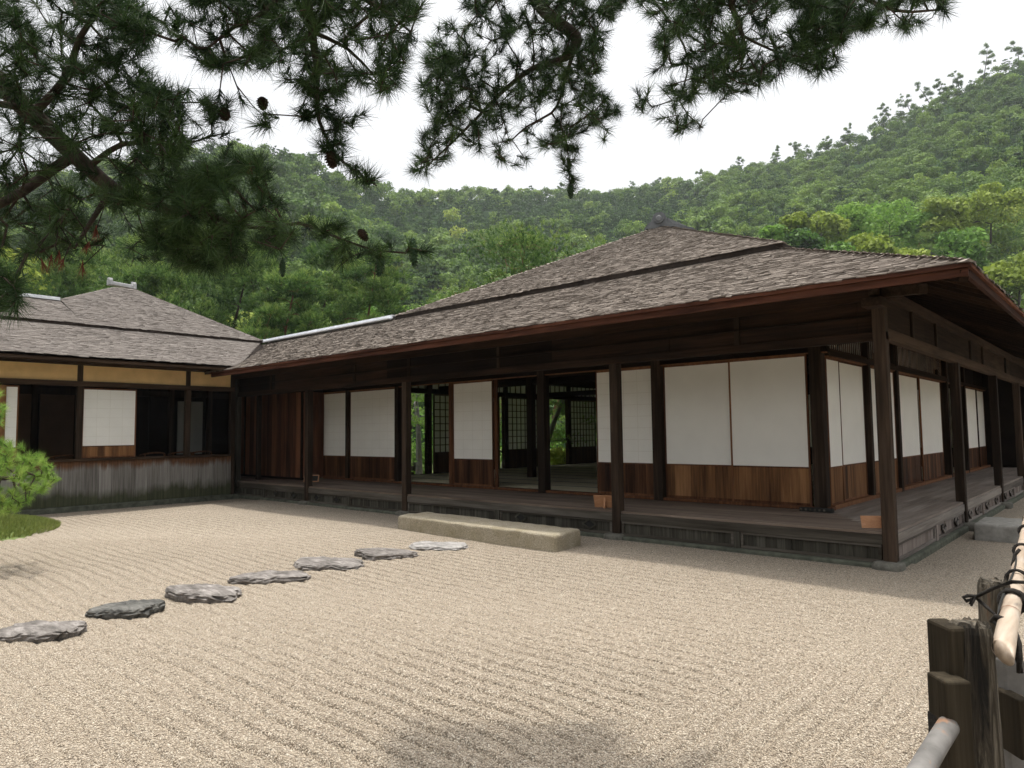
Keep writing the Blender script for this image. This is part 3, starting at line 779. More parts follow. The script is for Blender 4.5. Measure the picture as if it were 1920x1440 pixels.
def wscreen(y0, y1):
    fr = MB(); z0, zp, z1 = 1.06, 1.315, 2.53; w = .028; x0, x1 = WX - .02, WX + .012
    fr.box(x0, x1, y0, y0 + w, z0, z1); fr.box(x0, x1, y1 - w, y1, z0, z1); fr.box(x0, x1, y0 + w, y1 - w, z1 - .03, z1); fr.box(x0, x1, y0 + w, y1 - w, z0, z0 + .03); fr.box(x0, x1, y0 + w, y1 - w, zp - .02, zp)
    o = fr.build('sliding_screen', M['frame'], Wg, .003)
    pp = MB(); pp.box(x1 - .012, x1 - .006, y0 + w, y1 - w, zp, z1 - .03); pp.build('paper', M['paper'], o)
    li = MB()  # painted muntin shade: darker strips, no muntins stand behind this paper
    for k in range(1, 4): a = y0 + w + (y1 - y0 - 2 * w) * k / 4; li.box(x1 - .0058, x1 - .005, a - .004, a + .004, zp, z1 - .03)
    for k in range(1, 6): z = zp + (z1 - .03 - zp) * k / 6; li.box(x1 - .0057, x1 - .0049, y0 + w, y1 - w, z - .004, z + .004)
    li.build('muntin_shade', M['papershade'], o)
    wn = MB()
    for k in range(7): a = y0 + w + (y1 - y0 - 2 * w) * k / 7; wn.box(x1 - .016, x1 - .008, a + .001, a + (y1 - y0 - 2 * w) / 7 - .001, z0 + .03, zp - .02)
    wn.build('wainscot', M['wain'], o)
wscreen(-3.53, -2.47); wscreen(-5.84, -4.64)
wi = MB()
for k in range(4): wi.box(WX + .016, WX + .036, -5.84 + k * .247, -5.84 + k * .247 + .244, 1.06, 2.53)
wi.build('sliding_shutter', M['wain'], Wg, .003)
# inside of the wing
wi = MB(); wi.box(-20, -14.45, -12, -.30, .40, .45); wi.build('wing_floor', M['tatami'], Wg)
wi = MB(); wi.box(-20.1, -14.5, -12, 1.5, 3.02, 3.05); wi.build('ceiling', M['soffit'], Wg)
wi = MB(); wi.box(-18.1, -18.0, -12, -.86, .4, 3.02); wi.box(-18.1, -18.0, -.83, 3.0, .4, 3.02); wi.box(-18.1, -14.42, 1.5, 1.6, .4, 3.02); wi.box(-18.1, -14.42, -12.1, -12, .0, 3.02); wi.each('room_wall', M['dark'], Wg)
wi = MB(); wi.box(-17.56, -17.5, -3.5, -2.78, .6, 2.54); wi.box(-17.56, -17.5, -4.0, -3.68, .6, 2.54); wi.each('inner_panel', M['brownwall'], Wg)
wi = MB(); wi.box(-17.56, -17.5, -.27, .40, 1.0, 2.45); wi.each('inner_panel', M['greywall'], Wg)
wi = MB()
for y in (-3.62, -2.0, -.45, .6): wi.box(-17.6, -17.46, y - .06, y + .06, .4, 3.0)
wi.box(-17.58, -17.48, -12, 1.5, 2.56, 2.7); wi.each('inner_post', M['post'], Wg)
# wing roof
EWX, EWZ = -13.35, 3.10
Sx, Sz = -15.2, 3.945
wr = MB(); wr.slab([(EWX, -13, EWZ), (EWX, -.65, EWZ), (Sx, .87, Sz), (Sx, -13, Sz)], .05)
wr.slab([(EWX, -.65, EWZ), (-17.0, 3.0, EWZ), (-19.2, 1.5, Sz), (Sx, .87, Sz)], .05)
wro = wr.build('roof', M['roofbase'], Wg)
shingles('shingle_courses', [(EWX + .02, -13, EWZ - .008), (EWX + .02, -.65, EWZ - .008), (Sx, .87, Sz), (Sx, -13, Sz)], (0, 1, 0), M['shinglew'], wro)
u0 = Sz + .06
wu = MB()
wu.slab([(Sx + .04, -13, u0), (Sx + .04, .92, u0), (-19.2, -.92, 5.74), (-19.0, -1.5, 5.66), (-17.0, -3.3, 4.76), (-17.0, -13, 4.76)], .07)
wu.slab([(Sx + .04, .92, u0), (-21, 3, u0), (-19.4, -.92, 5.74), (-19.2, -.92, 5.74)], .06)
wu.slab([(-17.0, -3.3, 4.76), (-19.0, -1.5, 5.66), (-21, -3.3, 4.76)], .06); wu.slab([(-17.0, -13, 4.76), (-17.0, -3.3, 4.76), (-18.8, -3.3, 3.9), (-18.8, -13, 3.9)], .06)
wuo = wu.build('upper_roof', M['roofbase'], Wg)
shingles('shingle_courses', [(Sx + .06, -13, u0 - .004), (Sx + .06, -3.3, u0 - .004), (-17.0, -3.3, 4.765), (-17.0, -13, 4.765)], (0, 1, 0), M['shinglew'], wuo)
k_ = (5.74 - u0) / (-19.2 - Sx - .04)
def wz(x): return u0 + k_ * (x - Sx - .04)
shingles('shingle_courses', [(Sx + .06, -3.3, wz(Sx + .06)), (Sx + .06, .94, wz(Sx + .06)), (-19.2, -.92, wz(-19.2)), (-19.0, -1.5, wz(-19.0)), (-17.0, -3.3, wz(-17.0))], (0, 1, 0), M['shinglew'], wuo)
wc = MB()
wc.bar((-19.2, -1.50, 5.80), (-19.2, -.90, 5.77), .2, .10)
for y, z in ((-1.52, 5.84), (-.90, 5.81)):
    wc.box(-19.31, -19.09, y - .05, y + .05, z - .10, z + .06); wc.box(-19.25, -19.15, y - .06, y + .06, z + .05, z + .11)
wc.build('ridge_tiles', M['tilelight'], wuo, .015)
wc = MB(); wc.bar((-17.0, -13, 4.815), (-17.0, -3.32, 4.815), .22, .03); wc.bar((-16.90, -13, 4.78), (-16.90, -3.32, 4.78), .03, .05); wc.build('ridge_cover', M['whitecap'], wuo)
we = MB(); we.box(EWX - .06, EWX - .015, -13, -.62, EWZ - .115, EWZ - .052); we.box(EWX - .045, EWX, -13, -.62, EWZ - .05, EWZ - .012, .8); we.build('eave_board', M['beamy'], Wg)
ra = MB()
for k in range(26): ra.bar((EWX - .06, -12.4 + k * .45, EWZ - .075), (WX - .1, -12.4 + k * .45, EWZ - .075 + .45), .05, .06)
ra.build('rafters', M['soffit'], Wg)
# chairs inside the wing, curved back rails showing over the sill
def chair(y, label, x=-15.35, rot=0.0):
    c = thing('chair', (x, y, .45), label, 'chair', 'curved back chairs inside the left wing')
    b = MB(); n = 11
    pts = [(x + .24 * math.sin(a), y + .27 * math.cos(a) * 1.0, 1.06 + .055 * math.sin(a)) for a in np.linspace(.0, math.pi, n)]
    b.tube(pts, .018, 8); b.build('back_rail', M['frame'], c, 0, True)
    s = MB(); s.box(x - .2, x + .2, y - .22, y + .22, .84, .88); s.build('seat', M['frame'], c, .01)
    for sx, sy in ((-.18, -.2), (-.18, .2), (.17, -.22), (.17, .22)):
        l = MB(); l.tube([(x + sx, y + sy, .45), (x + sx, y + sy, .85)] + ([(x + sx * 1.0, y + sy, 1.08)] if sx > 0 else []), .017, 6); l.build('leg', M['frame'], c)
for y, lb in ((-3.57, 'curved back chair in the window left of the white screen'), (-1.74, 'curved back chair just right of the white screen in the wing'),
              (-1.1, 'curved back chair beside the thin wing post'), (-.62, 'curved back chair nearest the corner where the wing meets the veranda')):
    chair(y, lb)

# ================================================================== STONES
def mk_slate():
    mt, t, b, o = mat_new('stepping_stone_slate')
    g = noise(t, coords(t, (5, 22, 30), (0, 0, .5)), 1.0, 6, .65, .6); n2 = noise(t, coords(t), 5, 5, .6)
    f = math_(t, 'ADD', math_(t, 'MULTIPLY', g, .55), math_(t, 'MULTIPLY', n2, .45))
    c = ramp(t, f, [(.34, (.048, .043, .038)), (.5, (.150, .135, .122)), (.66, (.31, .285, .265))])
    t.links.new(c, b.inputs['Base Color']); b.inputs['Roughness'].default_value = .8
    bump(t, b, f, .8, .02); return mt
M['slate'] = mk_slate()
def recol(name, base, dark, mid, light):
    mt = base.copy(); mt.name = name
    for n in mt.node_tree.nodes:
        if n.type == 'VALTORGB':
            for e, c in zip(n.color_ramp.elements, (dark, mid, light)): e.color = (*c, 1)
    return mt
M['slate_dark'] = recol('stepping_stone_dark', M['slate'], (.028, .028, .026), (.075, .073, .066), (.15, .145, .13))
M['slate_pale'] = recol('stepping_stone_pale', M['slate'], (.12, .115, .108), (.27, .257, .242), (.43, .41, .39))
def stepping_stone(px, py, wpx, lenfac, h, label, mat, seed, ang=0.0, layers=3):
    r = np.random.default_rng(seed); c = on(px, py, 2, .03); dist = (c - CAM) @ ROT[:, 2]
    R = wpx / FOC * dist / 2 * .95
    e1 = np.array([RGT[0], RGT[1], 0]); e2 = np.array([FWD[0], FWD[1], 0])
    ca, sa = math.cos(ang), math.sin(ang); a1 = e1 * ca + e2 * sa; a2 = -e1 * sa + e2 * ca
    n = 56; th = np.linspace(0, 2 * np.pi, n, endpoint=False)
    rad = np.ones(n)
    for k in range(2, 9): rad += r.normal(0, .16 / k) * np.cos(k * th + r.uniform(0, 6.28))
    cor = r.uniform(0, 6.28)
    rad *= 1 / (np.abs(np.cos(th)) ** 3.0 + np.abs(np.sin(th)) ** 3.0) ** (1 / 3.0)
    V = []; F = []; rings = [(0.90, -.03, 1), (.97, h * .15, 1), (1.0, h * .45, 1), (.955, h * .55, 1), (.96, h * .78, 1), (.90, h * .96, 1), (.72, h * 1.03, .7), (.45, h * 1.06, .5), (.2, h * 1.04, .3)]
    ph = r.uniform(0, 6.28, 6)
    for ri, (f, z, am) in enumerate(rings):
        for k in range(n):
            q = rad[k] * f * (1 + .035 * am * r.normal())
            u, v = math.cos(th[k]) * R * q, math.sin(th[k]) * R * lenfac * q
            zz = z + .005 * math.sin(v * 26 + 2.5 * math.sin(u * 7 + ph[0]) + ph[1]) * (z > h * .4) + r.normal(0, .0025) + (h * .22) * (u / R) * math.sin(ph[3]) * (z > h * .4)
            V.append(c * np.array([1, 1, 0]) + a1 * u + a2 * v + np.array([0, 0, zz]))
    for i in range(len(rings) - 1):
        for k in range(n): F.append((i * n + k, i * n + (k + 1) % n, (i + 1) * n + (k + 1) % n, (i + 1) * n + k))
    V.append(c * np.array([1, 1, 0]) + np.array([0, 0, h * 1.03])); L = (len(rings) - 1) * n
    for k in range(n): F.append((L + k, L + (k + 1) % n, len(V) - 1))
    mb = MB(); mb.add(V, F); o = mb.build('stepping_stone', M[mat], None, 0, False)
    tag(o, label, 'stepping stone', 'stepping stones crossing the gravel')
stepping_stone(72, 1183, 168, .64, .06, 'layered pale purple stepping stone cut by the left picture edge', 'slate', 1, -.12)
stepping_stone(237, 1143, 128, .66, .07, 'small dark grey stepping stone with a smooth pitted top', 'slate_dark', 2, .1)
stepping_stone(382, 1113, 142, .66, .075, 'layered stepping stone with a chipped right end, third from the left edge', 'slate', 3, .0)
stepping_stone(509, 1082, 148, .50, .06, 'long narrow tilted stepping stone in the middle of the row', 'slate', 14, .22)
stepping_stone(618, 1058, 140, .68, .065, 'broad stepping stone with a notch in its near edge', 'slate', 5, .0)
stepping_stone(722, 1041, 120, .58, .085, 'flat rounded grey stepping stone, second from the long granite slab', 'slate', 6, .05)
stepping_stone(823, 1023, 116, .64, .05, 'whitish pointed stepping stone nearest the long granite slab', 'slate_pale', 7, -.05)
def mk_granite():
    mt, t, b, o = mat_new('rough_yellow_granite')
    v = noise(t, coords(t), 75, 4, .75); n2 = noise(t, coords(t), 3.2, 5, .65)
    c = ramp(t, v, [(.3, (.13, .108, .075)), (.5, (.35, .305, .225)), (.7, (.53, .475, .375))])
    c = mix(t, ramp(t, n2, [(.45, 0.0), (.72, .65)]), c, (.20, .17, .09))
    t.links.new(c, b.inputs['Base Color']); bump(t, b, v, .8, .012); b.inputs['Roughness'].default_value = .95; return mt
M['ygranite'] = mk_granite()
def rough_slab(name, corners, h, mat, label, cat, seed, amp=.012):
    """corners: four plan points counter-clockwise"""
    r = np.random.default_rng(seed); c = [np.array(p, float) for p in corners]
    nu, nv, nz = 90, 20, 9; mb = MB(); ph = r.uniform(0, 6.28, 9)
    def pt(u, v, z):
        q = (c[0] * (1 - u) + c[1] * u) * (1 - v) + (c[3] * (1 - u) + c[2] * u) * v; x, y = q
        ctr = sum(c) / 4; rd = .06
        e = min(u, 1 - u) * np.linalg.norm(c[1] - c[0]); f = min(v, 1 - v) * np.linalg.norm(c[2] - c[1]); g = h - z
        k = sum(max(0, .018 - t_) for t_ in (e, f, g)) - max(0, .018 - min(e, f, g))
        dirn = (q - ctr) / (np.linalg.norm(q - ctr) + 1e-6)
        nzv = amp * (math.sin(x * 4.1 + ph[0]) * math.sin(y * 6.3 + z * 9 + ph[1]) + .6 * math.sin(x * 11 + z * 13 + ph[2]) * math.sin(y * 13 + ph[3]) + .4 * math.sin(x * 27 + ph[4]) * math.sin(z * 31 + y * 21 + ph[5]))
        q = q + dirn * (nzv - k * .45)
        return (q[0], q[1], z + (nzv * .9 - k * .5 if z > h * .6 else nzv * .3))
    us = np.linspace(0, 1, nu); vs = np.linspace(0, 1, nv); zs = np.linspace(-.03, h, nz)
    def grid(f, A, B):
        V = [f(a, b) for b in B for a in A]; n = len(A)
        mb.add(V, [(j * n + i, j * n + i + 1, (j + 1) * n + i + 1, (j + 1) * n + i) for j in range(len(B) - 1) for i in range(n - 1)])
    grid(lambda a, b: pt(a, b, h), us, vs); grid(lambda a, b: pt(a, 0, b), us, zs); grid(lambda a, b: pt(1, a, b), vs, zs)
    grid(lambda a, b: pt(1 - a, 1, b), us, zs); grid(lambda a, b: pt(0, 1 - a, b), vs, zs)
    o = mb.build(name, M[mat], None, 0, True)
    md = o.modifiers.new('weld', 'WELD'); md.merge_threshold = .0005
    tag(o, label, cat); return o
rough_slab('stone_slab', [(-6.72, -1.30), (-3.42, -1.46), (-3.52, -.80), (-6.75, -.66)], .215, 'ygranite', 'long yellowish granite stepping slab lying in front of the veranda', 'stone slab', 4, .008)
M['slabgrey'] = simple('grey_block_stone', (.27, .26, .235), .95, 10, .3, .6, 50)
rough_slab('stone_slab', [(.30, 2.95), (1.35, 2.95), (1.35, 4.05), (.30, 3.85)], .20, 'slabgrey', 'square grey stone step beside the right-hand veranda', 'stone slab', 9, .006)

# ================================================================== NOTICE STANDS on the veranda
def notice(x, y, rz, label, w=.30, h=.17, writing=False, dark=False):
    t = thing('notice_stand', (x, y, DZ + .004), label, 'notice stand')
    R = Matrix.Rotation(rz, 3, 'Z')
    def T(mb):
        mb.v = [tuple(np.array(R @ Vector(p)) + np.array([x, y, DZ + .004])) for p in mb.v]; return mb
    a = .38; ca, sa = math.cos(a), math.sin(a)
    def tp(u, v, o): return (u, -v * sa * -1 - o * ca, v * ca - o * sa * -1 + .0)
    b = MB(); vs = [tp(u, v, o) for o in (0, .016) for u, v in ((-w / 2, 0), (w / 2, 0), (w / 2, h), (-w / 2, h))]
    b.add(vs, [(0, 1, 2, 3), (7, 6, 5, 4), (0, 4, 5, 1), (1, 5, 6, 2), (2, 6, 7, 3), (3, 7, 4, 0)]); T(b).build('board', M['cedar'], t, .002)
    b = MB(); b.add([(-.012, .005, 0), (.012, .005, 0), (.012, .10, 0), (-.012, .10, 0), (-.012, h * sa * .8, h * ca * .8), (.012, h * sa * .8, h * ca * .8)],
                    [(0, 3, 2, 1), (0, 1, 5, 4), (1, 2, 5), (2, 3, 4, 5), (3, 0, 4)]); T(b).build('support', M['cedar'], t)
    if writing:
        b = MB(); vs = [tp(u, v, o) for o in (.017, .019) for u, v in ((-w / 2 + .025, .022), (w / 2 - .025, .022), (w / 2 - .025, h - .022), (-w / 2 + .025, h - .022))]
        b.add(vs, [(0, 1, 2, 3), (7, 6, 5, 4), (0, 4, 5, 1), (1, 5, 6, 2), (2, 6, 7, 3), (3, 7, 4, 0)]); o = T(b).build('notice_face', M['tatami_edge'], t)
# boards seen from behind have their face towards the room, support towards the camera
notice(-3.80, .20, math.radians(180 + 20), 'small pale cedar notice stand seen from behind, left of the middle veranda post', .33, .19)
def corner_notice():
    c = on(1640, 991, 2, DZ); t = thing('notice_stand', (c[0], c[1], DZ + .004), 'small open cedar notice box beside the front corner post', 'notice stand')
    e1 = np.array([.86, .5, 0]); e2 = np.array([-.5, .86, 0]); c = np.array([c[0], c[1], DZ + .004])
    b = MB(); z = np.array([0, 0, 1.])
    b.add([c - e1 * .13, c + e1 * .09, c + e1 * .09 + z * .13 + e2 * .05, c - e1 * .13 + z * .13 + e2 * .05, c - e1 * .13 + e2 * .014, c + e1 * .09 + e2 * .014, c + e1 * .09 + z * .13 + e2 * .064, c - e1 * .13 + z * .13 + e2 * .064],
          [(0, 1, 2, 3), (7, 6, 5, 4), (0, 4, 5, 1), (1, 5, 6, 2), (2, 6, 7, 3), (3, 7, 4, 0)]); b.build('board', M['cedar'], t, .002)
    b = MB(); p = c + e1 * .095
    b.add([p - e2 * .08, p + e2 * .06, p + e2 * .06 + z * .13, p - e2 * .02 + z * .13, p - e2 * .08 + e1 * .014, p + e2 * .06 + e1 * .014, p + e2 * .06 + z * .13 + e1 * .014, p - e2 * .02 + z * .13 + e1 * .014],
          [(3, 2, 1, 0), (4, 5, 6, 7), (0, 1, 5, 4), (1, 2, 6, 5), (2, 3, 7, 6), (3, 0, 4, 7)]); b.build('side_board', M['cedar'], t, .002)
corner_notice()
notice(-12.45, .72, math.radians(38), 'small dark notice in a cedar frame against the brown board wall', .36, .17, True)
cb = thing('wood_block', (-1.28, 1.30, DZ), 'short dark notched wood block at the foot of the corner pillar', 'wood block')
b = MB(); b.box(-1.45, -1.02, 1.38, 1.47, DZ + .003, DZ + .055); bo = b.build('block', M['tatami_edge'], cb, .006)
b = MB()
for k in range(6): b.box(-1.435 + k * .06, -1.41 + k * .06, 1.372, 1.379, DZ + .018, DZ + .045)
b.build('notches', M['greyx'], cb)

# ================================================================== BAMBOO FENCE at the right edge
def mk_oldwood():
    mt, t, b, o = mat_new('old_fence_wood')
    g = noise(t, coords(t, (42, 42, 2.2)), 1.0, 7, .7, 1.2); n2 = noise(t, coords(t, (9, 9, 2)), 1.0, 4, .6)
    f = math_(t, 'ADD', math_(t, 'MULTIPLY', g, .65), math_(t, 'MULTIPLY', n2, .35))
    c = ramp(t, f, [(.38, (.008, .0065, .005)), (.48, (.048, .039, .027)), (.57, (.15, .13, .10)), (.67, (.15, .068, .032))])
    t.links.new(c, b.inputs['Base Color']); bump(t, b, f, 1.0, .02); b.inputs['Roughness'].default_value = .9; return mt
M['oldwood'] = mk_oldwood()
M['oldwood_dark'] = wood('old_fence_wood_dark', (.009, .007, .0045), (.028, .022, .014), (.07, .057, .038), 'z', .85, .5, .3, .1)
def mk_bamboo():
    mt, t, b, o = mat_new('dry_bamboo')
    g = noise(t, coords(t, (30, 2, 30)), 1.0, 5, .6); n2 = noise(t, coords(t), 7, 4, .6)
    c = ramp(t, g, [(.3, (.27, .20, .14)), (.55, (.44, .35, .265)), (.75, (.54, .46, .38))])
    c = mix(t, ramp(t, n2, [(.5, 0.0), (.75, .5)]), c, (.47, .43, .385))
    t.links.new(c, b.inputs['Base Color']); b.inputs['Roughness'].default_value = .45; b.inputs['Specular IOR Level'].default_value = .35
    bump(t, b, g, .15, .004); return mt
M['bamboo'] = mk_bamboo()
def mk_pole():
    mt, t, b, o = mat_new('weathered_grey_pole'); n1 = noise(t, coords(t), 9, 5, .6); n2 = noise(t, coords(t), 6.5, 4, .7)
    c = ramp(t, n1, [(.3, (.10, .095, .088)), (.7, (.20, .19, .178))]); c = mix(t, ramp(t, n2, [(.62, 0.0), (.67, 1.0)]), c, (.25, .15, .095))
    t.links.new(c, b.inputs['Base Color']); bump(t, b, n1, .3, .01); return mt
M['greypole'] = mk_pole()
M['rope'] = simple('black_palm_rope', (.022, .019, .016), .95, 60, .5, .8, 160)
FN = thing('bamboo_fence', (1.75, -6.4, 0), 'low fence of split weathered posts with bamboo rail tied by black rope', 'fence')
def log_post(px0, px1, ptop, d, name, mat, seed, groove=.10, lean=0.0, n=40, flare=.12):
    r = np.random.default_rng(seed); c = P((px0 + px1) / 2, ptop, d); R = (px1 - px0) / FOC * d / 2; zt = c[2]
    th = np.linspace(0, 6.283, n, endpoint=False); prof = 1 + groove * r.normal(0, .5, n) + groove * np.sin(th * 5 + r.uniform(0, 6)) * .5
    prof = (prof + np.roll(prof, 1) * .5 + np.roll(prof, -1) * .5) / 2
    zs = [-.1, .3, .6, .75, .85, .92, zt - .05, zt - .02, zt - .004, zt]; V = []; F = []
    for i, z in enumerate(zs):
        s = {len(zs) - 1: .80, len(zs) - 2: .93}.get(i, 1.0) * (1 + max(0, (zt - z)) * flare)
        for k in range(n):
            q = R * prof[k] * s * (1 + .04 * math.sin(z * 9 + th[k] * 3) + .015 * r.normal()); V.append((c[0] + math.cos(th[k]) * q + lean * (z - zt), c[1] + math.sin(th[k]) * q, z + (.006 * r.normal() if i == len(zs) - 1 else 0)))
    m_ = len(zs)
    for i in range(m_ - 1):
        for k in range(n): F.append((i * n + k, i * n + (k + 1) % n, (i + 1) * n + (k + 1) % n, (i + 1) * n + k))
    F.append(tuple((m_ - 1) * n + k for k in range(n)))
    mb = MB(); mb.add(V, F); return mb.build(name, M[mat], FN, 0, False)
p1 = log_post(1789, 1856, 1168, 1.78, 'post', 'oldwood', 3, .22, flare=.55)
c = P(1776, 1166, 1.80); e1 = np.array([RGT[0], RGT[1], 0]); e2 = np.array([FWD[0], FWD[1], 0])
def obox(mb, c, hw, hd, z0, z1):
    vs = [np.array([c[0], c[1], z]) + e1 * a * hw + e2 * b_ * hd for z in (z0, z1) for a, b_ in ((-1, -1), (1, -1), (1, 1), (-1, 1))]
    mb.add(vs, [(3, 2, 1, 0), (4, 5, 6, 7), (0, 1, 5, 4), (1, 2, 6, 5), (2, 3, 7, 6), (3, 0, 4, 7)])
b = MB(); obox(b, c, .027, .05, -.1, c[2] - .002); b.build('post', M['oldwood_dark'], FN, .008)
c2 = P(1778, 1268, 1.735); b = MB(); obox(b, c2, .032, .04, -.1, c2[2]); b.build('side_board', M['oldwood_dark'], FN, .006)
c3 = P(1753, 1345, 1.75); b = MB(); obox(b, c3, .008, .02, c3[2] - .05, c3[2] + .01); b.build('iron_cleat', M['rope'], FN, .003)
log_post(1836, 1890, 1090, 2.30, 'post', 'oldwood', 8, .10)
# second half of the fence, out of the frame to the right and behind, carries the rail on
RZ = .955
ra_, rb_ = on(1913, 1054, 2, RZ), on(1884, 1205, 2, RZ)
dr = (ra_ - rb_) / np.linalg.norm(ra_ - rb_)
s0 = rb_ - dr * .10; s1 = ra_ + dr * 2.6
b = MB(); pts = []; rad = []; L = np.linalg.norm(s1 - s0); n = 120
nodes = [.42, .80, 1.12, 1.5, 1.92, 2.3, 2.75]
for i in range(n + 1):
    s = L * i / n; pts.append(s0 + dr * s + np.array([0, 0, .004 * math.sin(s * 5)])); dn = min(abs(s - q) for q in nodes)
    rad.append(.0248 + (.003 if dn < .012 else -.001 if dn < .03 else 0) - .0008 * s)
b.tube(pts, rad, 24)
sd_ = np.cross(dr, (0, 0, 1)); sd_ /= np.linalg.norm(sd_)
for k in range(24):      # slanting cut
    v_ = np.array(b.v[k]); o_ = (v_ - pts[0]) @ sd_; b.v[k] = tuple(v_ + dr * (o_ * -2.2))
rail = b.build('bamboo_rail', M['bamboo'], FN, 0, True)
b = MB()
for q in nodes: b.tube([s0 + dr * (q - .003), s0 + dr * (q + .003)], .0283 - .0008 * q, 24, cap=False)
b.build('bamboo_joint', M['barkred'], rail)
b = MB(); side = np.cross(dr, (0, 0, 1)); side /= np.linalg.norm(side)
tp = [s0 + dr * s - side * (.016 + .008 * math.sin(s * 4)) + np.array([0, 0, .0224]) for s in np.linspace(.3, 1.6, 14)]
b.tube(tp, [.001] + [.0035] * 12 + [.001], 5); b.build('rail_crack', M['tatami_edge'], rail)
for yy_ in (2.2,):
    q = s1 - dr * .5; b = MB(); b.tube([(q[0], q[1] + .02, -.1), (q[0], q[1] + .02, .92)], .045, 12); b.build('post', M['oldwood'], FN)
def rope_wrap(s, turns, r=.031, rr=.0062, lean=.02, tails=(), name='rope_lashing'):
    b = MB(); c = s0 + dr * s; pts = []
    for i in range(turns * 18 + 1):
        a = 2 * math.pi * i / 18; pts.append(c + dr * (lean * (i / 18 - turns / 2) + .012 * math.sin(a)) + side * math.cos(a) * r + np.array([0, 0, math.sin(a) * r]))
    for k, off in ((0, 0), (1, 1.6)):      # two-strand twist
        q = [p + np.array([.0035 * math.cos(j * 1.1 + off * 2), .0035 * math.sin(j * 1.1 + off * 2), 0]) for j, p in enumerate(pts)]
        b.tube(q, rr * .72, 6)
    o = b.build(name, M['rope'], FN, 0, True)
    for tl in tails:
        b = MB(); b.tube(tl, [rr * .9] * (len(tl) - 1) + [rr * .5], 6); b.build('rope_end', M['rope'], o, 0, True)
def kn(px, py, d): return P(px, py, d)
rope_wrap(1.02, 1, tails=[[kn(1925, 1092, 2.15), kn(1898, 1091, 2.05), kn(1862, 1103, 2.12), kn(1832, 1118, 2.2), kn(1815, 1117, 2.2), kn(1806, 1120, 2.2), kn(1812, 1127, 2.2), kn(1826, 1122, 2.2)],
                          [kn(1826, 1118, 2.2), kn(1836, 1126, 2.2), kn(1852, 1140, 2.12), kn(1866, 1152, 2.05)], [kn(1826, 1122, 2.2), kn(1818, 1133, 2.2)], [kn(1828, 1120, 2.2), kn(1821, 1136, 2.19)]])
rope_wrap(.62, 2, .033, .008, .016, tails=[[kn(1860, 1165, 1.95), kn(1868, 1156, 1.92), kn(1880, 1160, 1.9), kn(1888, 1172, 1.9), kn(1874, 1176, 1.9), kn(1864, 1166, 1.92)],
                                     [kn(1888, 1170, 1.88), kn(1902, 1182, 1.84), kn(1910, 1205, 1.8), kn(1912, 1235, 1.78), kn(1909, 1262, 1.78)], [kn(1903, 1190, 1.83), kn(1905, 1225, 1.79), kn(1916, 1262, 1.78)]])
rope_wrap(1.72, 2, .030, .007, .016, tails=[[kn(1912, 1030, 2.75), kn(1903, 1040, 2.75), kn(1897, 1060, 2.7)]])
rope_wrap(2.45, 2, .030, .007, .016)
lp = [P(1778, 1362, 1.70), P(1755, 1398, 1.62), P(1700, 1490, 1.42), P(1500, 1850, 1.0)]
b = MB(); b.tube(lp, [.0245, .0245, .0245, .0245], 18); b.build('lower_rail', M['greypole'], FN, 0, True)
b = MB(); c4 = P(1897, 1300, 1.95); obox(b, c4, .018, .05, c4[2] - .16, c4[2] + .0); b.build('side_board', M['oldwood_dark'], FN, .004)
b = MB(); c5 = P(1893, 1235, 2.0); obox(b, c5, .03, .02, -.1, c5[2]); b.build('post', M['greypole'], FN, .006)

# ================================================================== PLANTS
def unit(v): return v / (np.linalg.norm(v, axis=-1, keepdims=True) + 1e-9)
def tufts(pos, dirs, nper, L, w, spread=(.35, 1.25), back=.06, tint=None, seed=0, jl=.25):
    """needle bursts: pos (n,3), dirs (n,3) unit. returns V,F(tri),T"""
    r = np.random.default_rng(seed); n = len(pos); k = nper
    d = np.repeat(dirs, k, 0); p = np.repeat(pos, k, 0)
    a = unit(np.cross(d, r.normal(size=(n * k, 3))))
    ang = r.uniform(spread[0], spread[1], (n * k, 1))
    nd = unit(d * np.cos(ang) + a * np.sin(ang))
    st = p - d * (r.random((n * k, 1)) * back)
    ln = L * r.uniform(1 - jl, 1 + jl * .6, (n * k, 1))
    if not np.isscalar(w): w = np.repeat(w, k)[:, None]
    sd = unit(np.cross(nd, r.normal(size=(n * k, 3)))) * w / 2
    V = np.stack([st - sd, st + sd, st + nd * ln], 1).reshape(-1, 3)
    F = np.arange(n * k * 3).reshape(-1, 3)
    T = np.clip((np.repeat(tint, k) if tint is not None else .5) + r.normal(0, .13, n * k), 0, 1)
    return V, F, T
def in_poly(x, y, poly):
    c = np.zeros(len(x), bool); j = len(poly) - 1
    for i in range(len(poly)):
        xi, yi = poly[i]; xj, yj = poly[j]
        c ^= ((yi > y) != (yj > y)) & (x < (xj - xi) * (y - yi) / (yj - yi + 1e-9) + xi); j = i
    return c
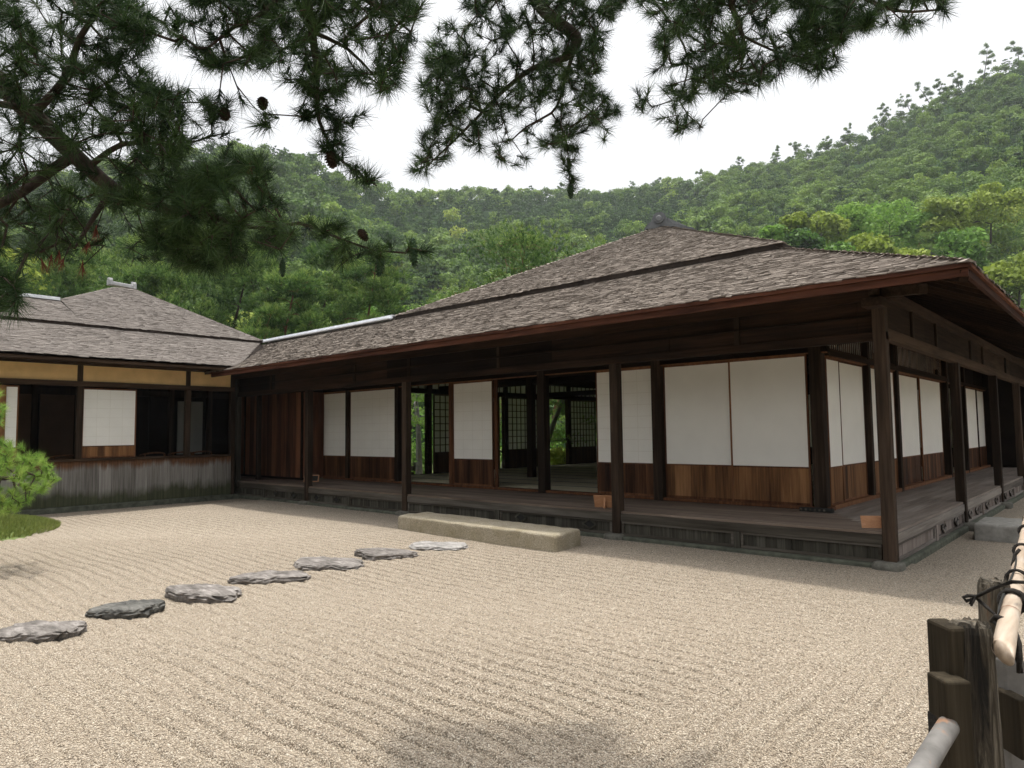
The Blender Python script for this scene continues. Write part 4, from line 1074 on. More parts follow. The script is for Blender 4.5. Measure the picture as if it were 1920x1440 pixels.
class Wood:
    """branch skeleton: grows twigs from limbs to given tips, thickness follows the number of tips carried"""
    def __init__(s): s.p = []; s.par = []; s.fix = []; s.out = None
    def limb(s, pts, rad, parent=-1, step=.06):
        pts = [np.array(q, float) for q in pts]; last = parent; first = True
        P_ = []; R_ = []
        for i in range(len(pts) - 1):
            n = max(2, int(np.linalg.norm(pts[i + 1] - pts[i]) / step))
            for k in range(n): 
                t = k / n
                q0 = pts[max(i - 1, 0)]; q1 = pts[i]; q2 = pts[i + 1]; q3 = pts[min(i + 2, len(pts) - 1)]
                P_.append(.5 * ((2 * q1) + (q2 - q0) * t + (2 * q0 - 5 * q1 + 4 * q2 - q3) * t * t + (3 * q1 - q0 - 3 * q2 + q3) * t ** 3)); R_.append(rad[i] * (1 - t) + rad[i + 1] * t)
        P_.append(pts[-1]); R_.append(rad[-1])
        for q, r in zip(P_, R_):
            s.p.append(q); s.par.append(last); s.fix.append(r); last = len(s.p) - 1
        return last
    def near(s, q):
        A = np.array(s.p); return int(np.argmin(((A - q) ** 2).sum(1)))
    def grow(s, tips, rs, seg=.10, straight=.35, wob=.012, maxd=9):
        tips = np.array(tips); A = np.array(s.p)
        d = np.sqrt(((tips[:, None] - A[None]) ** 2).sum(2)).min(1) if len(A) * len(tips) < 2e7 else np.array([np.sqrt(((t - A) ** 2).sum(1)).min() for t in tips])
        order = np.argsort(d); buf = np.zeros((len(A) + len(tips) * 40, 3)); buf[:len(A)] = A; nn = len(A)
        tipid = np.full(len(tips), -1); tdir = np.zeros((len(tips), 3))
        depth = np.zeros(len(buf))
        for ti in order:
            t = tips[ti]; dd = np.sqrt(((buf[:nn] - t) ** 2).sum(1))
            cost = dd + straight * depth[:nn] * .25
            j = int(np.argmin(cost)); a = buf[j]; D = dd[j]
            if D > maxd: continue
            n = min(38, max(1, int(D / seg)))
            pv = buf[s.par[j]] if s.par[j] >= 0 else a - (t - a)
            dirp = (a - pv) / (np.linalg.norm(a - pv) + 1e-9)
            ctrl = a + dirp * D * .30 + (t - a) * .25 + rs.normal(0, .06, 3) * D
            last = j
            for k in range(1, n + 1):
                u = k / n; q = (1 - u) ** 2 * a + 2 * u * (1 - u) * ctrl + u * u * t
                if k < n: q = q + rs.normal(0, wob, 3) * min(1, D * 3)
                buf[nn] = q; s.p.append(q); s.par.append(last); s.fix.append(None); depth[nn] = depth[last] + D / n; last = nn; nn += 1
            tipid[ti] = last; tdir[ti] = buf[last] - buf[s.par[last]]
        s.tipid = tipid
        return tipid, unit(tdir)
    def mesh(s, r0, ex=.42, n=5, tint=.5):
        N_ = len(s.p); cnt = np.zeros(N_)
        haschild = np.zeros(N_, bool)
        for i in range(N_):
            if s.par[i] >= 0: haschild[s.par[i]] = True
        cnt[~haschild] = 1
        for i in range(N_ - 1, -1, -1):
            if s.par[i] >= 0: cnt[s.par[i]] += cnt[i]
        rad = np.array([f if f is not None else r0 * max(1, c) ** ex for f, c in zip(s.fix, cnt)])
        pp = np.array(s.p); par = np.array(s.par); ch = np.where(par >= 0)[0]
        for i in ch:
            if s.fix[i] is None and rad[i] > rad[par[i]]: rad[i] = rad[par[i]]
        A = pp[par[ch]]; B = pp[ch]; ra = np.minimum(rad[par[ch]], rad[ch] * 1.35); rb = rad[ch]
        fx = np.array([s.fix[i] is not None for i in ch]); ra[fx] = rad[par[ch]][fx]
        d = unit(B - A); ref = np.where(np.abs(d[:, 2:3]) < .9, np.array([[0, 0, 1.]]), np.array([[1., 0, 0]]))
        e1 = unit(np.cross(d, ref)); e2 = np.cross(d, e1); V = []
        B = B + d * (rb * .4)[:, None]
        nn = [n] * len(ch)
        th = np.arange(n) * 2 * np.pi / n
        ring = np.cos(th)[None, :, None] * e1[:, None] + np.sin(th)[None, :, None] * e2[:, None]
        V = np.concatenate([A[:, None] + ring * ra[:, None, None], B[:, None] + ring * rb[:, None, None]], 1).reshape(-1, 3)
        k = np.arange(n); f = np.stack([k, (k + 1) % n, (k + 1) % n + n, k + n], 1)
        F = (f[None] + (np.arange(len(ch)) * 2 * n)[:, None, None]).reshape(-1, 4)
        return V, F, np.full(len(F), tint)

# ---- the overhanging pine: trunk out of the frame on the left, limbs reaching over the camera
OT = CAM + np.array([RGT[0], RGT[1], 0]) * -3.6 + np.array([FWD[0], FWD[1], 0]) * 1.0; OT[2] = 0
OP = thing('pine_tree', OT, 'large dark pine whose branches hang across the top of the view', 'tree')
def overhang():
    rs = np.random.default_rng(21); W_ = Wood()
    trunk_pts = [OT, OT + [.1, .05, 1.2], OT + [.05, .2, 2.2], OT + [.3, .25, 3.2], OT + [.55, .2, 4.1]]
    last = W_.limb(trunk_pts, [.21, .18, .165, .14, .11])
    j = W_.near(np.array(trunk_pts[2]) + [0, 0, .3])
    dA = 2.75
    W_.limb([W_.p[j], P(-330, -40, 2.6), P(-90, 80, 2.7), P(60, 215, 2.75), P(140, 292, 2.75), P(210, 352, 2.75), P(270, 380, 2.75), P(340, 397, 2.75), P(405, 409, 2.75), P(450, 422, 2.75)],
            [.062, .050, .042, .038, .033, .027, .022, .018, .013, .009], j)
    def sub(pts, rad, k=None):
        k = W_.near(np.array(pts[0])); return W_.limb([W_.p[k]] + pts[1:], rad, k)
    sub([P(128, 284, 2.75), P(95, 320, 2.7), P(40, 360, 2.6), P(-20, 392, 2.5)], [.022, .020, .018, .014])
    sub([P(215, 354, 2.75), P(190, 385, 2.7), P(165, 425, 2.65), P(140, 465, 2.6)], [.014, .011, .008, .005])
    sub([P(60, 215, 2.75), P(30, 200, 2.7), P(-40, 190, 2.6)], [.016, .014, .012])
    sub([P(160, 310, 2.75), P(230, 270, 2.7), P(300, 270, 2.7)], [.013, .010, .006])
    sub([P(70, 225, 2.75), P(120, 150, 2.7), P(150, 70, 2.65), P(200, 0, 2.6)], [.018, .014, .011, .008])
    sub([P(340, 397, 2.75), P(365, 425, 2.75), P(372, 448, 2.75)], [.012, .010, .006])
    sub([P(450, 422, 2.75), P(505, 428, 2.75), P(560, 418, 2.75), P(600, 432, 2.75), P(650, 452, 2.75), P(700, 468, 2.75), P(760, 474, 2.75)], [.010, .008, .007, .006, .005, .0045, .004])
    # upper limb running over the frame
    top = W_.limb([W_.p[last], P(-120, -520, 2.3), P(300, -260, 2.5), P(575, -130, 2.75), P(800, -120, 2.9), P(985, -60, 3.8)], [.10, .088, .072, .060, .052, .044], last)
    sub([P(575, -130, 2.75), P(572, -40, 2.75), P(585, 60, 2.75), P(594, 130, 2.75), P(594, 205, 2.75), P(606, 245, 2.75), P(628, 287, 2.75), P(662, 318, 2.75), P(706, 348, 2.75)], [.026, .021, .017, .013, .009, .007, .005, .0045, .003])
    sub([P(575, -60, 2.75), P(500, 20, 2.7), P(440, 50, 2.65), P(390, 90, 2.6)], [.012, .010, .007, .005])
    sub([P(590, 70, 2.75), P(650, 90, 2.8), P(700, 140, 2.8)], [.009, .007, .004])
    sub([P(560, -120, 2.75), P(640, -30, 2.85), P(720, 20, 2.9), P(770, 60, 2.9)], [.012, .010, .008, .004])
    sub([P(980, -62, 3.8), P(1005, 0, 3.8), P(1040, 38, 3.8), P(1070, 60, 3.8), P(1082, 78, 3.8), P(1060, 108, 3.8), P(1000, 128, 3.8), P(950, 165, 3.8), P(905, 210, 3.8), P(850, 265, 3.8), P(800, 312, 3.8)], [.040, .037, .034, .033, .030, .021, .015, .011, .008, .006, .004])
    sub([P(1078, 84, 3.8), P(1062, 140, 3.8), P(1050, 185, 3.8), P(1034, 212, 3.8), P(990, 236, 3.8), P(960, 262, 3.8)], [.013, .010, .008, .007, .005, .004])
    sub([P(1034, 212, 3.8), P(1058, 250, 3.8), P(1066, 300, 3.8), P(1069, 350, 3.8)], [.005, .004, .0035, .003])
    # limb to the right
    R2 = W_.limb([W_.p[top], P(1180, -110, 3.8), P(1350, -40, 3.1), P(1372, 12, 3.1), P(1386, 50, 3.1), P(1396, 85, 3.1), P(1388, 130, 3.1)], [.034, .028, .021, .013, .011, .008, .004], top)
    sub([P(1300, -60, 3.05), P(1450, -60, 3.1), P(1580, -20, 3.1), P(1680, 20, 3.1), P(1760, 18, 3.1)], [.018, .015, .011, .007, .004])
    sub([P(1160, -108, 3.8), P(1210, -20, 3.8), P(1255, 40, 3.8), P(1290, 110, 3.8), P(1275, 190, 3.8)], [.012, .009, .007, .005, .004])
    sub([P(1390, 70, 3.1), P(1450, 95, 3.1), P(1520, 110, 3.1)], [.007, .005, .003])
    sub([P(1275, 180, 3.8), P(1290, 215, 3.8), P(1318, 240, 3.8)], [.004, .0035, .003])
    limbs_end = len(W_.p)
    # foliage regions: outline, depth, how many tips
    regs = [
        ([(-160, -100), (255, -60), (285, 40), (268, 100), (285, 160), (350, 170), (365, 215), (400, 245), (440, 275), (498, 300), (520, 325), (500, 365), (548, 388), (565, 425), (560, 452), (505, 475), (430, 492), (380, 512), (300, 492), (215, 470), (120, 480), (40, 495), (-40, 500), (-160, 420)], 2.75, .42, 900, .32),
        ([(300, 330), (430, 300), (500, 315), (505, 365), (548, 390), (565, 430), (555, 460), (470, 485), (380, 510), (320, 480), (260, 440)], 2.7, .32, 160, .2),
        ([(150, 20), (250, -20), (285, 60), (260, 130), (330, 180), (350, 240), (260, 300), (200, 200), (130, 120)], 2.7, .3, 120, -1),
        ([(-60, 495), (35, 490), (48, 540), (38, 588), (-60, 590)], 2.3, .2, 46, -1),
        ([(340, -100), (790, -100), (795, 20), (775, 62), (760, 110), (768, 165), (720, 178), (660, 150), (640, 185), (605, 190), (560, 165), (505, 140), (440, 120), (400, 150), (368, 118), (345, 55)], 2.8, .35, 600, .36),
        ([(570, 150), (625, 140), (640, 200), (615, 245), (560, 235), (545, 215)], 2.75, .15, 22, -1),
        ([(620, 200), (690, 205), (680, 245), (620, 245)], 2.75, .12, 10, -1),
        ([(600, 250), (650, 262), (660, 305), (605, 292)], 2.75, .1, 12, -1),
        ([(650, 300), (705, 330), (712, 350), (655, 330)], 2.75, .08, 9, -1),
        ([(380, 175), (470, 190), (520, 215), (505, 235), (430, 250), (390, 230)], 2.75, .2, 24, .2),
        ([(845, -100), (1190, -100), (1165, 40), (1130, 95), (1120, 160), (1160, 205), (1180, 240), (1150, 275), (1095, 250), (1060, 275), (1010, 285), (955, 320), (905, 285), (850, 290), (800, 330), (770, 325), (785, 270), (800, 225), (785, 165), (790, 110), (850, 95), (870, 50)], 3.8, .42, 900, .36),
        ([(800, 60), (850, 40), (880, 100), (850, 160), (800, 140)], 3.75, .2, 36, -1),
        ([(1045, 270), (1090, 275), (1085, 325), (1050, 320)], 3.8, .1, 16, -1), ([(1055, 335), (1082, 335), (1078, 362), (1060, 360)], 3.8, .04, 6, -1),
        ([(1160, -100), (1720, -100), (1790, 5), (1770, 40), (1700, 60), (1640, 65), (1600, 55), (1570, 90), (1570, 130), (1530, 150), (1490, 120), (1450, 150), (1400, 175), (1340, 180), (1280, 195), (1245, 165), (1215, 110), (1240, 60), (1200, 20)], 3.25, .4, 820, .38),
        ([(1480, -20), (1600, -20), (1590, 70), (1560, 145), (1510, 150), (1470, 90)], 3.05, .2, 70, -1),
        ([(1185, 165), (1260, 165), (1290, 200), (1325, 235), (1275, 262), (1240, 230), (1190, 200)], 3.7, .14, 26, -1),
        ([(560, 405), (640, 415), (660, 470), (640, 500), (580, 450)], 2.75, .15, 14, -1), ([(650, 440), (740, 450), (730, 490), (650, 480)], 2.75, .12, 9, -1), ([(760, 460), (815, 470), (800, 486), (765, 484)], 2.75, .05, 3, -1),
        ([(250, 0), (340, 10), (350, 80), (300, 110), (270, 60)], 2.75, .2, 14, -1)]
    tips = []; tint = []
    for poly, d0, dd, n, hole in regs:
        xs = [q[0] for q in poly]; ys = [q[1] for q in poly]; m_ = n * 8
        x = rs.uniform(min(xs), max(xs), m_); y = rs.uniform(min(ys), max(ys), m_)
        ok = in_poly(x, y, poly)
        if hole > 0:
            f = np.sin(x / 41 + 1.3 * np.sin(y / 37)) + np.sin(y / 29 + 1.1 * np.sin(x / 53) + 2) + .8 * np.sin((x + y) / 23 + 1)
            ok &= (f > -1.1 + hole * 1.4) | (rs.random(m_) < .42)
        x, y = x[ok][:n], y[ok][:n]
        dd_ = d0 + dd * rs.uniform(-1, 1, len(x))
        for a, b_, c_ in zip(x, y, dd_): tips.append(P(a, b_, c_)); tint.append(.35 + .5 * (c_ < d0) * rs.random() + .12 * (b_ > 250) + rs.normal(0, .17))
    tips = np.array(tips); tint = np.array(tint)
    tid, td = W_.grow(tips, rs, .07, .5, .006)
    ok = tid >= 0; tips, td, tint = tips[ok], td[ok], tint[ok]
    td = unit(td + np.array([0, 0, .12]) + rs.normal(0, .25, td.shape))
    V, F, T = W_.mesh(.0021, .40, 7)
    npmesh('branches', V, F, T, M['bark'], OP, True)
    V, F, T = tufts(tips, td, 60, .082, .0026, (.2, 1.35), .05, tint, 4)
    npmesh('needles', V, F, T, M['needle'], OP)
    # red dead needles hanging in the left mass
    q = []; 
    for px, py in ((95, 485), (80, 492), (118, 490), (155, 498), (180, 432), (165, 460), (110, 478), (470, 310)): q.append(P(px, py, 2.45))
    q = np.array(q); V, F, T = tufts(q, unit(np.array([[0, 0, -1.]] * len(q)) + rs.normal(0, .2, (len(q), 3))), 30, .06, .0022, (.05, .5), .02, np.full(len(q), .5), 5)
    npmesh('dead_needles', V, F, T, M['needle_dead'], OP)
    tw = MB()
    for p in q:
        tw = MB(); tw.tube([p, p + rs.normal(0, .03, 3) + [0, 0, .04], W_.p[W_.near(p + np.array([0, 0, .08]))]], [.0015, .002, .0025], 5); tw.build('dead_twig', M['twig'], OP)
    # cones: short overlapping scales round a core
    def cone(px, py, d, L, R, tilt, mat):
        c = P(px, py, d); ax = unit(np.array([tilt * RGT[0], tilt * RGT[1], -1.0])); mb = MB()
        a = unit(np.cross(ax, [.3, .9, .1])); b2 = np.cross(ax, a)
        prof = [.25, .8, 1, .95, .8, .55, .15]; mb.tube([c + ax * L * (k / 6 - .5) for k in range(7)], [R * .78 * v for v in prof], 10)
        for k in range(60):
            t = k / 60; th = k * 2.4; rr = R * np.interp(t, np.linspace(0, 1, 7), prof); o_ = a * math.cos(th) + b2 * math.sin(th)
            p = c + ax * L * (t - .5) + o_ * rr * .7; s_ = np.cross(ax, o_) * R * .34
            mb.add([p - s_, p + s_, p + o_ * R * .42 + ax * L * .07 + s_ * .6, p + o_ * R * .42 + ax * L * .07 - s_ * .6, p - s_ * .8 + ax * L * .05, p + s_ * .8 + ax * L * .05], [(0, 1, 2, 3), (5, 4, 3, 2)])
        mb.build('pine_cone', M[mat], OP)
    for a_ in ((492, 193, 2.72, .046, .021, .1, 'cone'), (420, 213, 2.72, .046, .022, .3, 'cone'), (622, 298, 2.73, .062, .026, .15, 'cone'), (1070, 358, 3.78, .075, .018, .0, 'conegreen'),
               (775, 472, 2.73, .11, .020, .08, 'conegreen'), (713, 496, 2.73, .085, .019, -.15, 'conegreen'), (530, 502, 2.7, .065, .013, .0, 'conegreen'), (576, 214, 2.73, .04, .018, .2, 'cone'), (680, 440, 2.74, .05, .018, .8, 'cone')):
        cone(*a_)
    for px, py, py2 in ((530, 485, 440), (1070, 342, 330)):
        b = MB(); b.tube([P(px, py, 2.7 if px < 600 else 3.78), P(px - 12, py2, 2.75 if px < 600 else 3.8)], .0018, 5); b.build('cone_stalk', M['twig'], OP)
overhang()

# ---- pines: trunk, limbs, pads of needle tufts
def pine(name, loc, hgt, label, seed, spread=2.6, npad=30, ntuft=4200, first=.35, mat='needle_mid', bark='barkred', nl=.28, nw=.048, lean=(.5, .3), flat=.28, group=None, per=9, trunkr=.16, cone=True, cat='tree'):
    rs = np.random.default_rng(seed); loc = np.array(loc, float)
    t = thing(name, loc, label, cat, group)
    W_ = Wood(); pts = []; nseg = 6
    for k in range(nseg + 1):
        u = k / nseg; pts.append(loc + np.array([lean[0] * u * u * hgt * .3 + .12 * hgt * .2 * math.sin(u * 5 + seed), lean[1] * u * hgt * .3 + .1 * hgt * .2 * math.sin(u * 4 + seed * 2), u * hgt * .92]))
    pts[0] = loc - [0, 0, .1]
    W_.limb(pts, [trunkr * (1 - .8 * k / nseg) for k in range(nseg + 1)], -1, .25)
    wb_ = len(W_.p); base_nodes = np.array(W_.p)
    pads = []
    for k in range(npad):
        u = first + (1 - first) * ((k + rs.random() * .8) / npad); c0 = base_nodes[min(int(u * len(base_nodes)), len(base_nodes) - 1)]
        reach = spread * ((1 - u) ** .7 * .9 + .16 if cone else 1) * (rs.uniform(.55, 1.1) if cone else rs.uniform(.1, .95))
        th = k * 2.4 + rs.normal(0, .5); pads.append((c0 + np.array([math.cos(th) * reach, math.sin(th) * reach, rs.uniform(-.05, .16) * reach + .15]), (rs.uniform(.5, 1.0) if cone else rs.uniform(.3, 1.05)) * spread * .46))
    pads.append((base_nodes[-1] + [0, 0, .1], spread * .25))
    tip = []; tn = []; tips_d = []
    vol = np.array([r_ ** 2 for _, r_ in pads]); cnt = np.maximum(8, (ntuft * vol / vol.sum()).astype(int))
    pad_c = np.array([c for c, _ in pads]); W_.grow(pad_c - np.array([0, 0, .06]), rs, .25, .2, .03)
    for (c, r_), n in zip(pads, cnt):
        q = unit(rs.normal(size=(n, 3))) * (rs.random((n, 1)) ** .4)
        q[:, 2] = np.abs(q[:, 2]) * 1.25 - .25; q *= np.array([r_, r_, r_ * flat * 2.0]) * (1 + .25 * np.sin(np.arctan2(q[:, 1], q[:, 0]) * 3 + seed)[:, None])
        tip.append(c + q); tips_d.append(unit(q / np.array([r_, r_, r_ * .5]) + np.array([0, 0, .75]) + rs.normal(0, .25, (n, 3))))
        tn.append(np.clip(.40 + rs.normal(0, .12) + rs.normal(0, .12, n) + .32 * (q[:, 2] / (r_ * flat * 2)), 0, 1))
    tip = np.concatenate(tip); tips_d = np.concatenate(tips_d); tn = np.concatenate(tn)
    sub = rs.random(len(tip)) < min(1, 420 / len(tip)); W_.grow(tip[sub], rs, .2, .3, .015)
    V, F, T = W_.mesh(.006, .42, 5); npmesh('trunk', V, F, T, M[bark], t, True)
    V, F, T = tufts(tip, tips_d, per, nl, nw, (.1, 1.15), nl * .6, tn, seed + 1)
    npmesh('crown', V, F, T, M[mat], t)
    return t
def at_ground(px, d):
    r = ray(px, 803); q = CAM + r * d; return np.array([q[0], q[1], -0.03])
def hgt_for(px, py, d): return P(px, py, d)[2]

# pine branch and moss mound at the left edge
LP = at_ground(-330, 8.3)
def left_pine():
    rs = np.random.default_rng(5); t = thing('garden_pine', LP, 'bright green clipped pine reaching in from the left edge over the gravel', 'tree')
    W_ = Wood(); W_.limb([LP - [0, 0, .1], LP + [.1, .1, .8], LP + [.0, .2, 1.6], LP + [.15, .2, 2.5], LP + [.1, .25, 3.1]], [.13, .11, .09, .06, .03])
    j = W_.near(LP + np.array([.05, .15, 1.1]))
    W_.limb([W_.p[j], P(-160, 905, 8.2), P(-60, 885, 8.1), P(10, 897, 8.0), P(50, 885, 8.0)], [.06, .045, .035, .025, .012], j)
    j = W_.near(LP + np.array([.1, .2, 2.2])); W_.limb([W_.p[j], P(-180, 740, 8.2), P(-60, 762, 8.1), P(0, 760, 8.0)], [.04, .03, .02, .008], j)
    regs = [([(-220, 830), (-40, 815), (20, 832), (62, 842), (92, 868), (106, 908), (95, 922), (60, 925), (20, 905), (-40, 900), (-220, 910)], 8.0, .45, 330),
            ([(-100, 905), (40, 915), (58, 935), (40, 955), (-10, 962), (-120, 960)], 7.9, .35, 110), ([(-150, 720), (-20, 722), (8, 735), (14, 770), (0, 800), (-120, 790)], 8.05, .3, 90), ([(-450, 560), (-150, 560), (-140, 700), (-500, 800)], 8.3, .6, 160), ([(-500, 700), (-200, 700), (-200, 950), (-500, 950)], 8.3, .7, 200)]
    tips = []
    for poly, d0, dd, n in regs:
        xs = [q[0] for q in poly]; ys = [q[1] for q in poly]; x = rs.uniform(min(xs), max(xs), n * 4); y = rs.uniform(min(ys), max(ys), n * 4); ok = in_poly(x, y, poly)
        for a, b_ in zip(x[ok][:n], y[ok][:n]): tips.append(P(a, b_, d0 + dd * rs.uniform(-1, 1)))
    tips = np.array(tips); tid, td = W_.grow(tips, rs, .10, .4, .008); td = unit(td * .7 + np.array([0, 0, .55]) + rs.normal(0, .3, td.shape))
    V, F, T = W_.mesh(.0035, .40, 6); npmesh('trunk', V, F, T, M['bark'], t, True)
    V, F, T = tufts(tips, td, 84, .105, .0036, (.1, 1.0), .07, np.clip(rs.normal(.55, .17, len(tips)), 0, 1), 9); npmesh('crown', V, F, T, M['needle_bright'], t)
left_pine()
# moss mound: a low hump with grass
mc = np.array([-12.4, -5.75]); mr = (1.75, 1.15)
n = 40; rings = 8; V = []; F = []
for i in range(rings + 1):
    f = i / rings
    for k in range(n):
        th = 2 * math.pi * k / n; rr = f * (1 + .08 * math.sin(3 * th + 1) + .05 * math.sin(7 * th)); V.append((mc[0] + mr[0] * rr * math.cos(th), mc[1] + mr[1] * rr * math.sin(th), .17 * (1 - f * f) - .01))
for i in range(rings):
    for k in range(n): F.append((i * n + k, (i + 1) * n + k, (i + 1) * n + (k + 1) % n, i * n + (k + 1) % n))
V = np.array(V); o = npmesh('moss_mound', V, np.array(F), np.full(len(F), .4), M['garden'], smooth=True); structure(o, 'low green moss mound in the gravel at the left edge', 'mound')
def grass_patch(name, cx, cy, rx, ry, n, hz, L, w, label, seed, mat='grass'):
    rs = np.random.default_rng(seed); a = rs.uniform(0, 6.283, n); r_ = np.sqrt(rs.random(n)); x = cx + rx * r_ * np.cos(a); y = cy + ry * r_ * np.sin(a)
    p = np.stack([x, y, hz(x, y, r_)], 1); d = unit(np.array([[0, 0, 1.]]) + rs.normal(0, .35, (n, 3)) + np.stack([np.cos(a) * r_, np.sin(a) * r_, 0 * r_], 1) * .5)
    V, F, T = tufts(p, d, 4, L, w, (.0, .6), .0, np.clip(rs.normal(.5, .2, n), 0, 1), seed); o = npmesh(name, V, F, T, M[mat]); o["kind"] = "stuff"; o["label"] = label; o["category"] = 'grass'
grass_patch('grass', mc[0], mc[1], mr[0] * 1.07, mr[1] * 1.09, 9000, lambda x, y, r_: .17 * (1 - r_ * r_), .075, .008, 'short bright grass on the mound at the left edge', 3)

# ================================================================== HILLS
RIDGE = np.array([  # photo column, skyline row (tree tops), distance of the ridge
    (-1400, 420, 260), (-700, 400, 250), (-300, 360, 240), (0, 335, 235), (200, 300, 230), (360, 272, 230), (460, 262, 232), (560, 282, 238), (640, 325, 250), (720, 348, 285), (850, 352, 330), (1000, 355, 350), (1130, 352, 345),
    (1300, 330, 325), (1400, 300, 305), (1520, 272, 290), (1600, 248, 280), (1700, 200, 268), (1800, 150, 258), (1920, 92, 250), (2200, -20, 240), (2700, -160, 230), (3600, -250, 230)], float)
D0 = 62.0
def ridge_at(px):
    return np.interp(px, RIDGE[:, 0], RIDGE[:, 1]), np.interp(px, RIDGE[:, 0], RIDGE[:, 2])
CH = float(ROT[:, 2] @ np.array([FWD[0], FWD[1], 0]))
def elev(px, py):
    r = np.stack([ROT @ np.array([(a - 960) / FOC, (b - 720) / FOC, 1.0]) for a, b in zip(np.atleast_1d(px), np.atleast_1d(py))])
    h = r[:, :2] @ FWD; return r[:, 2] / h, (r[:, :2] @ RGT) / h          # height per metre ahead, sideways per metre ahead
_px = np.linspace(-1400, 3600, 240); _py, _D = ridge_at(_px); _e, _t = elev(_px, _py)
def terrain(t, D):
    """height of the hills at sideways ratio t and distance D ahead of the camera"""
    e = np.interp(t, _t, _e); R = np.interp(t, _t, _D); s = (D - D0) / (R - D0)
    zr = np.maximum(e * R + CAM[2] - 5.5, 8)
    x = D * t
    und = (np.sin(x / 23 + D / 41) + .7 * np.sin(x / 11 - D / 17 + 1.3) + .5 * np.sin(D / 13 + 2 + x / 31))
    g = np.where(s < 1, np.clip(s, 0, 1) ** 1.22, 1 - (s - 1) * .75)
    g = np.maximum(g, 0)
    return zr * g + und * 1.5 * np.clip(s * 2, 0, 1) * np.clip((1 - s) * 4 + .25, .1, 1) - .2
def world_td(t, D): return CAM[0] + D * FWD[0] + D * t * RGT[0], CAM[1] + D * FWD[1] + D * t * RGT[1]
tg = np.linspace(-1.5, 1.7, 150); sg = np.linspace(0, 1.75, 90)
T_, S_ = np.meshgrid(tg, sg); R_ = np.interp(T_, _t, _D); Dg = D0 + (R_ - D0) * S_
Z_ = terrain(T_, Dg); X_, Y_ = world_td(T_, Dg)
i, j = np.meshgrid(np.arange(149), np.arange(89)); a = (j * 150 + i).ravel()
hills = npmesh('hillside', np.stack([X_.ravel(), Y_.ravel(), Z_.ravel()], 1), np.stack([a, a + 1, a + 151, a + 150], 1), np.full(len(a), .5), M['earth'], smooth=True)
structure(hills, 'steep wooded hills rising behind the tea house', 'hillside')

# forest: thousands of crowns nobody could count, one object
def cards(c, nrm, size, rs, fan=.40):
    n = len(c); nn = unit(nrm + rs.normal(0, fan, (n, 3))); a = unit(np.cross(nn, rs.normal(size=(n, 3)))); b = np.cross(nn, a)
    s = size * rs.uniform(.6, 1.35, (n, 1)); a = a * s; b = b * s * rs.uniform(.55, 1, (n, 1))
    bend = nn * s * rs.uniform(-.25, .35, (n, 1))
    return np.stack([c - a - b * .4, c + a * .25 - b, c + a + b * .4, c - a * .25 + b + bend], 1)
def proto_broad(seed, n=480, lumps=12, size=.30):
    rs = np.random.default_rng(seed); q = []; nr = []; tn = []
    for k in range(lumps):
        th = k * 2.4 + rs.normal(0, .4); h = rs.uniform(-.25, .95); rr = math.sqrt(max(.05, 1 - h * h * .85)) * rs.uniform(.35, .72) * 3.2
        c = np.array([math.cos(th) * rr, math.sin(th) * rr, 3.9 + h * 2.1]); r_ = rs.uniform(1.1, 1.85); m_ = n // lumps
        d = unit(rs.normal(size=(m_, 3)) + [0, 0, .55]); q.append(c + d * r_ * rs.uniform(.75, 1.08, (m_, 1)) * [1, 1, .8]); nr.append(d); tn.append(rs.normal(0, .035) + rs.normal(0, .05, m_))
    q = np.concatenate(q); return cards(q, np.concatenate(nr), size, rs), np.concatenate(tn)
def proto_pine(seed, n=260, hgt=8.5):
    rs = np.random.default_rng(seed); q = []; nr = []; tn = []; npd = 10
    lx, ly = rs.normal(0, .5, 2)
    for k in range(npd):
        u = .38 + .62 * k / npd; th = k * 2.4; rr = (1 - u) ** .6 * 3.4 * rs.uniform(.4, 1.05)
        c = np.array([math.cos(th) * rr + lx * u, math.sin(th) * rr + ly * u, hgt * u]); m_ = n // npd; r_ = rs.uniform(.9, 1.5) * (1.15 - .5 * u)
        d = rs.normal(size=(m_, 3)); d[:, 2] = np.abs(d[:, 2]); d = unit(d); q.append(c + d * [r_, r_, r_ * .5] * rs.random((m_, 1)) ** .4); nr.append(unit(d * [1, 1, 1] + [0, 0, .7])); tn.append(rs.normal(0, .05, m_) + rs.normal(0, .03))
    q = np.concatenate(q); Q = cards(q, np.concatenate(nr), .27, rs, .6)
    # thin trunk as crossed strips with depth
    tr = []
    for a in (0, 1.57):
        e = np.array([math.cos(a), math.sin(a), 0]) * .11
        for k in range(3):
            z0, z1 = hgt * k * .31 - .3, hgt * (k + 1) * .31; o0 = np.array([lx * z0 / hgt, ly * z0 / hgt, z0]); o1 = np.array([lx * z1 / hgt, ly * z1 / hgt, z1]); tr.append([o0 - e, o0 + e, o1 + e * .8, o1 - e * .8])
    return np.concatenate([Q, np.array(tr)]), np.concatenate([np.array(np.concatenate(tn)), np.full(6, -9.)])
PB = [proto_broad(s) for s in range(6)]; PBn = [proto_broad(s + 30, 1100, 16, .20) for s in range(4)]
PP = [proto_pine(s) for s in range(60, 65)]; PPn = [proto_pine(s, 600) for s in range(70, 73)]
FIG = []
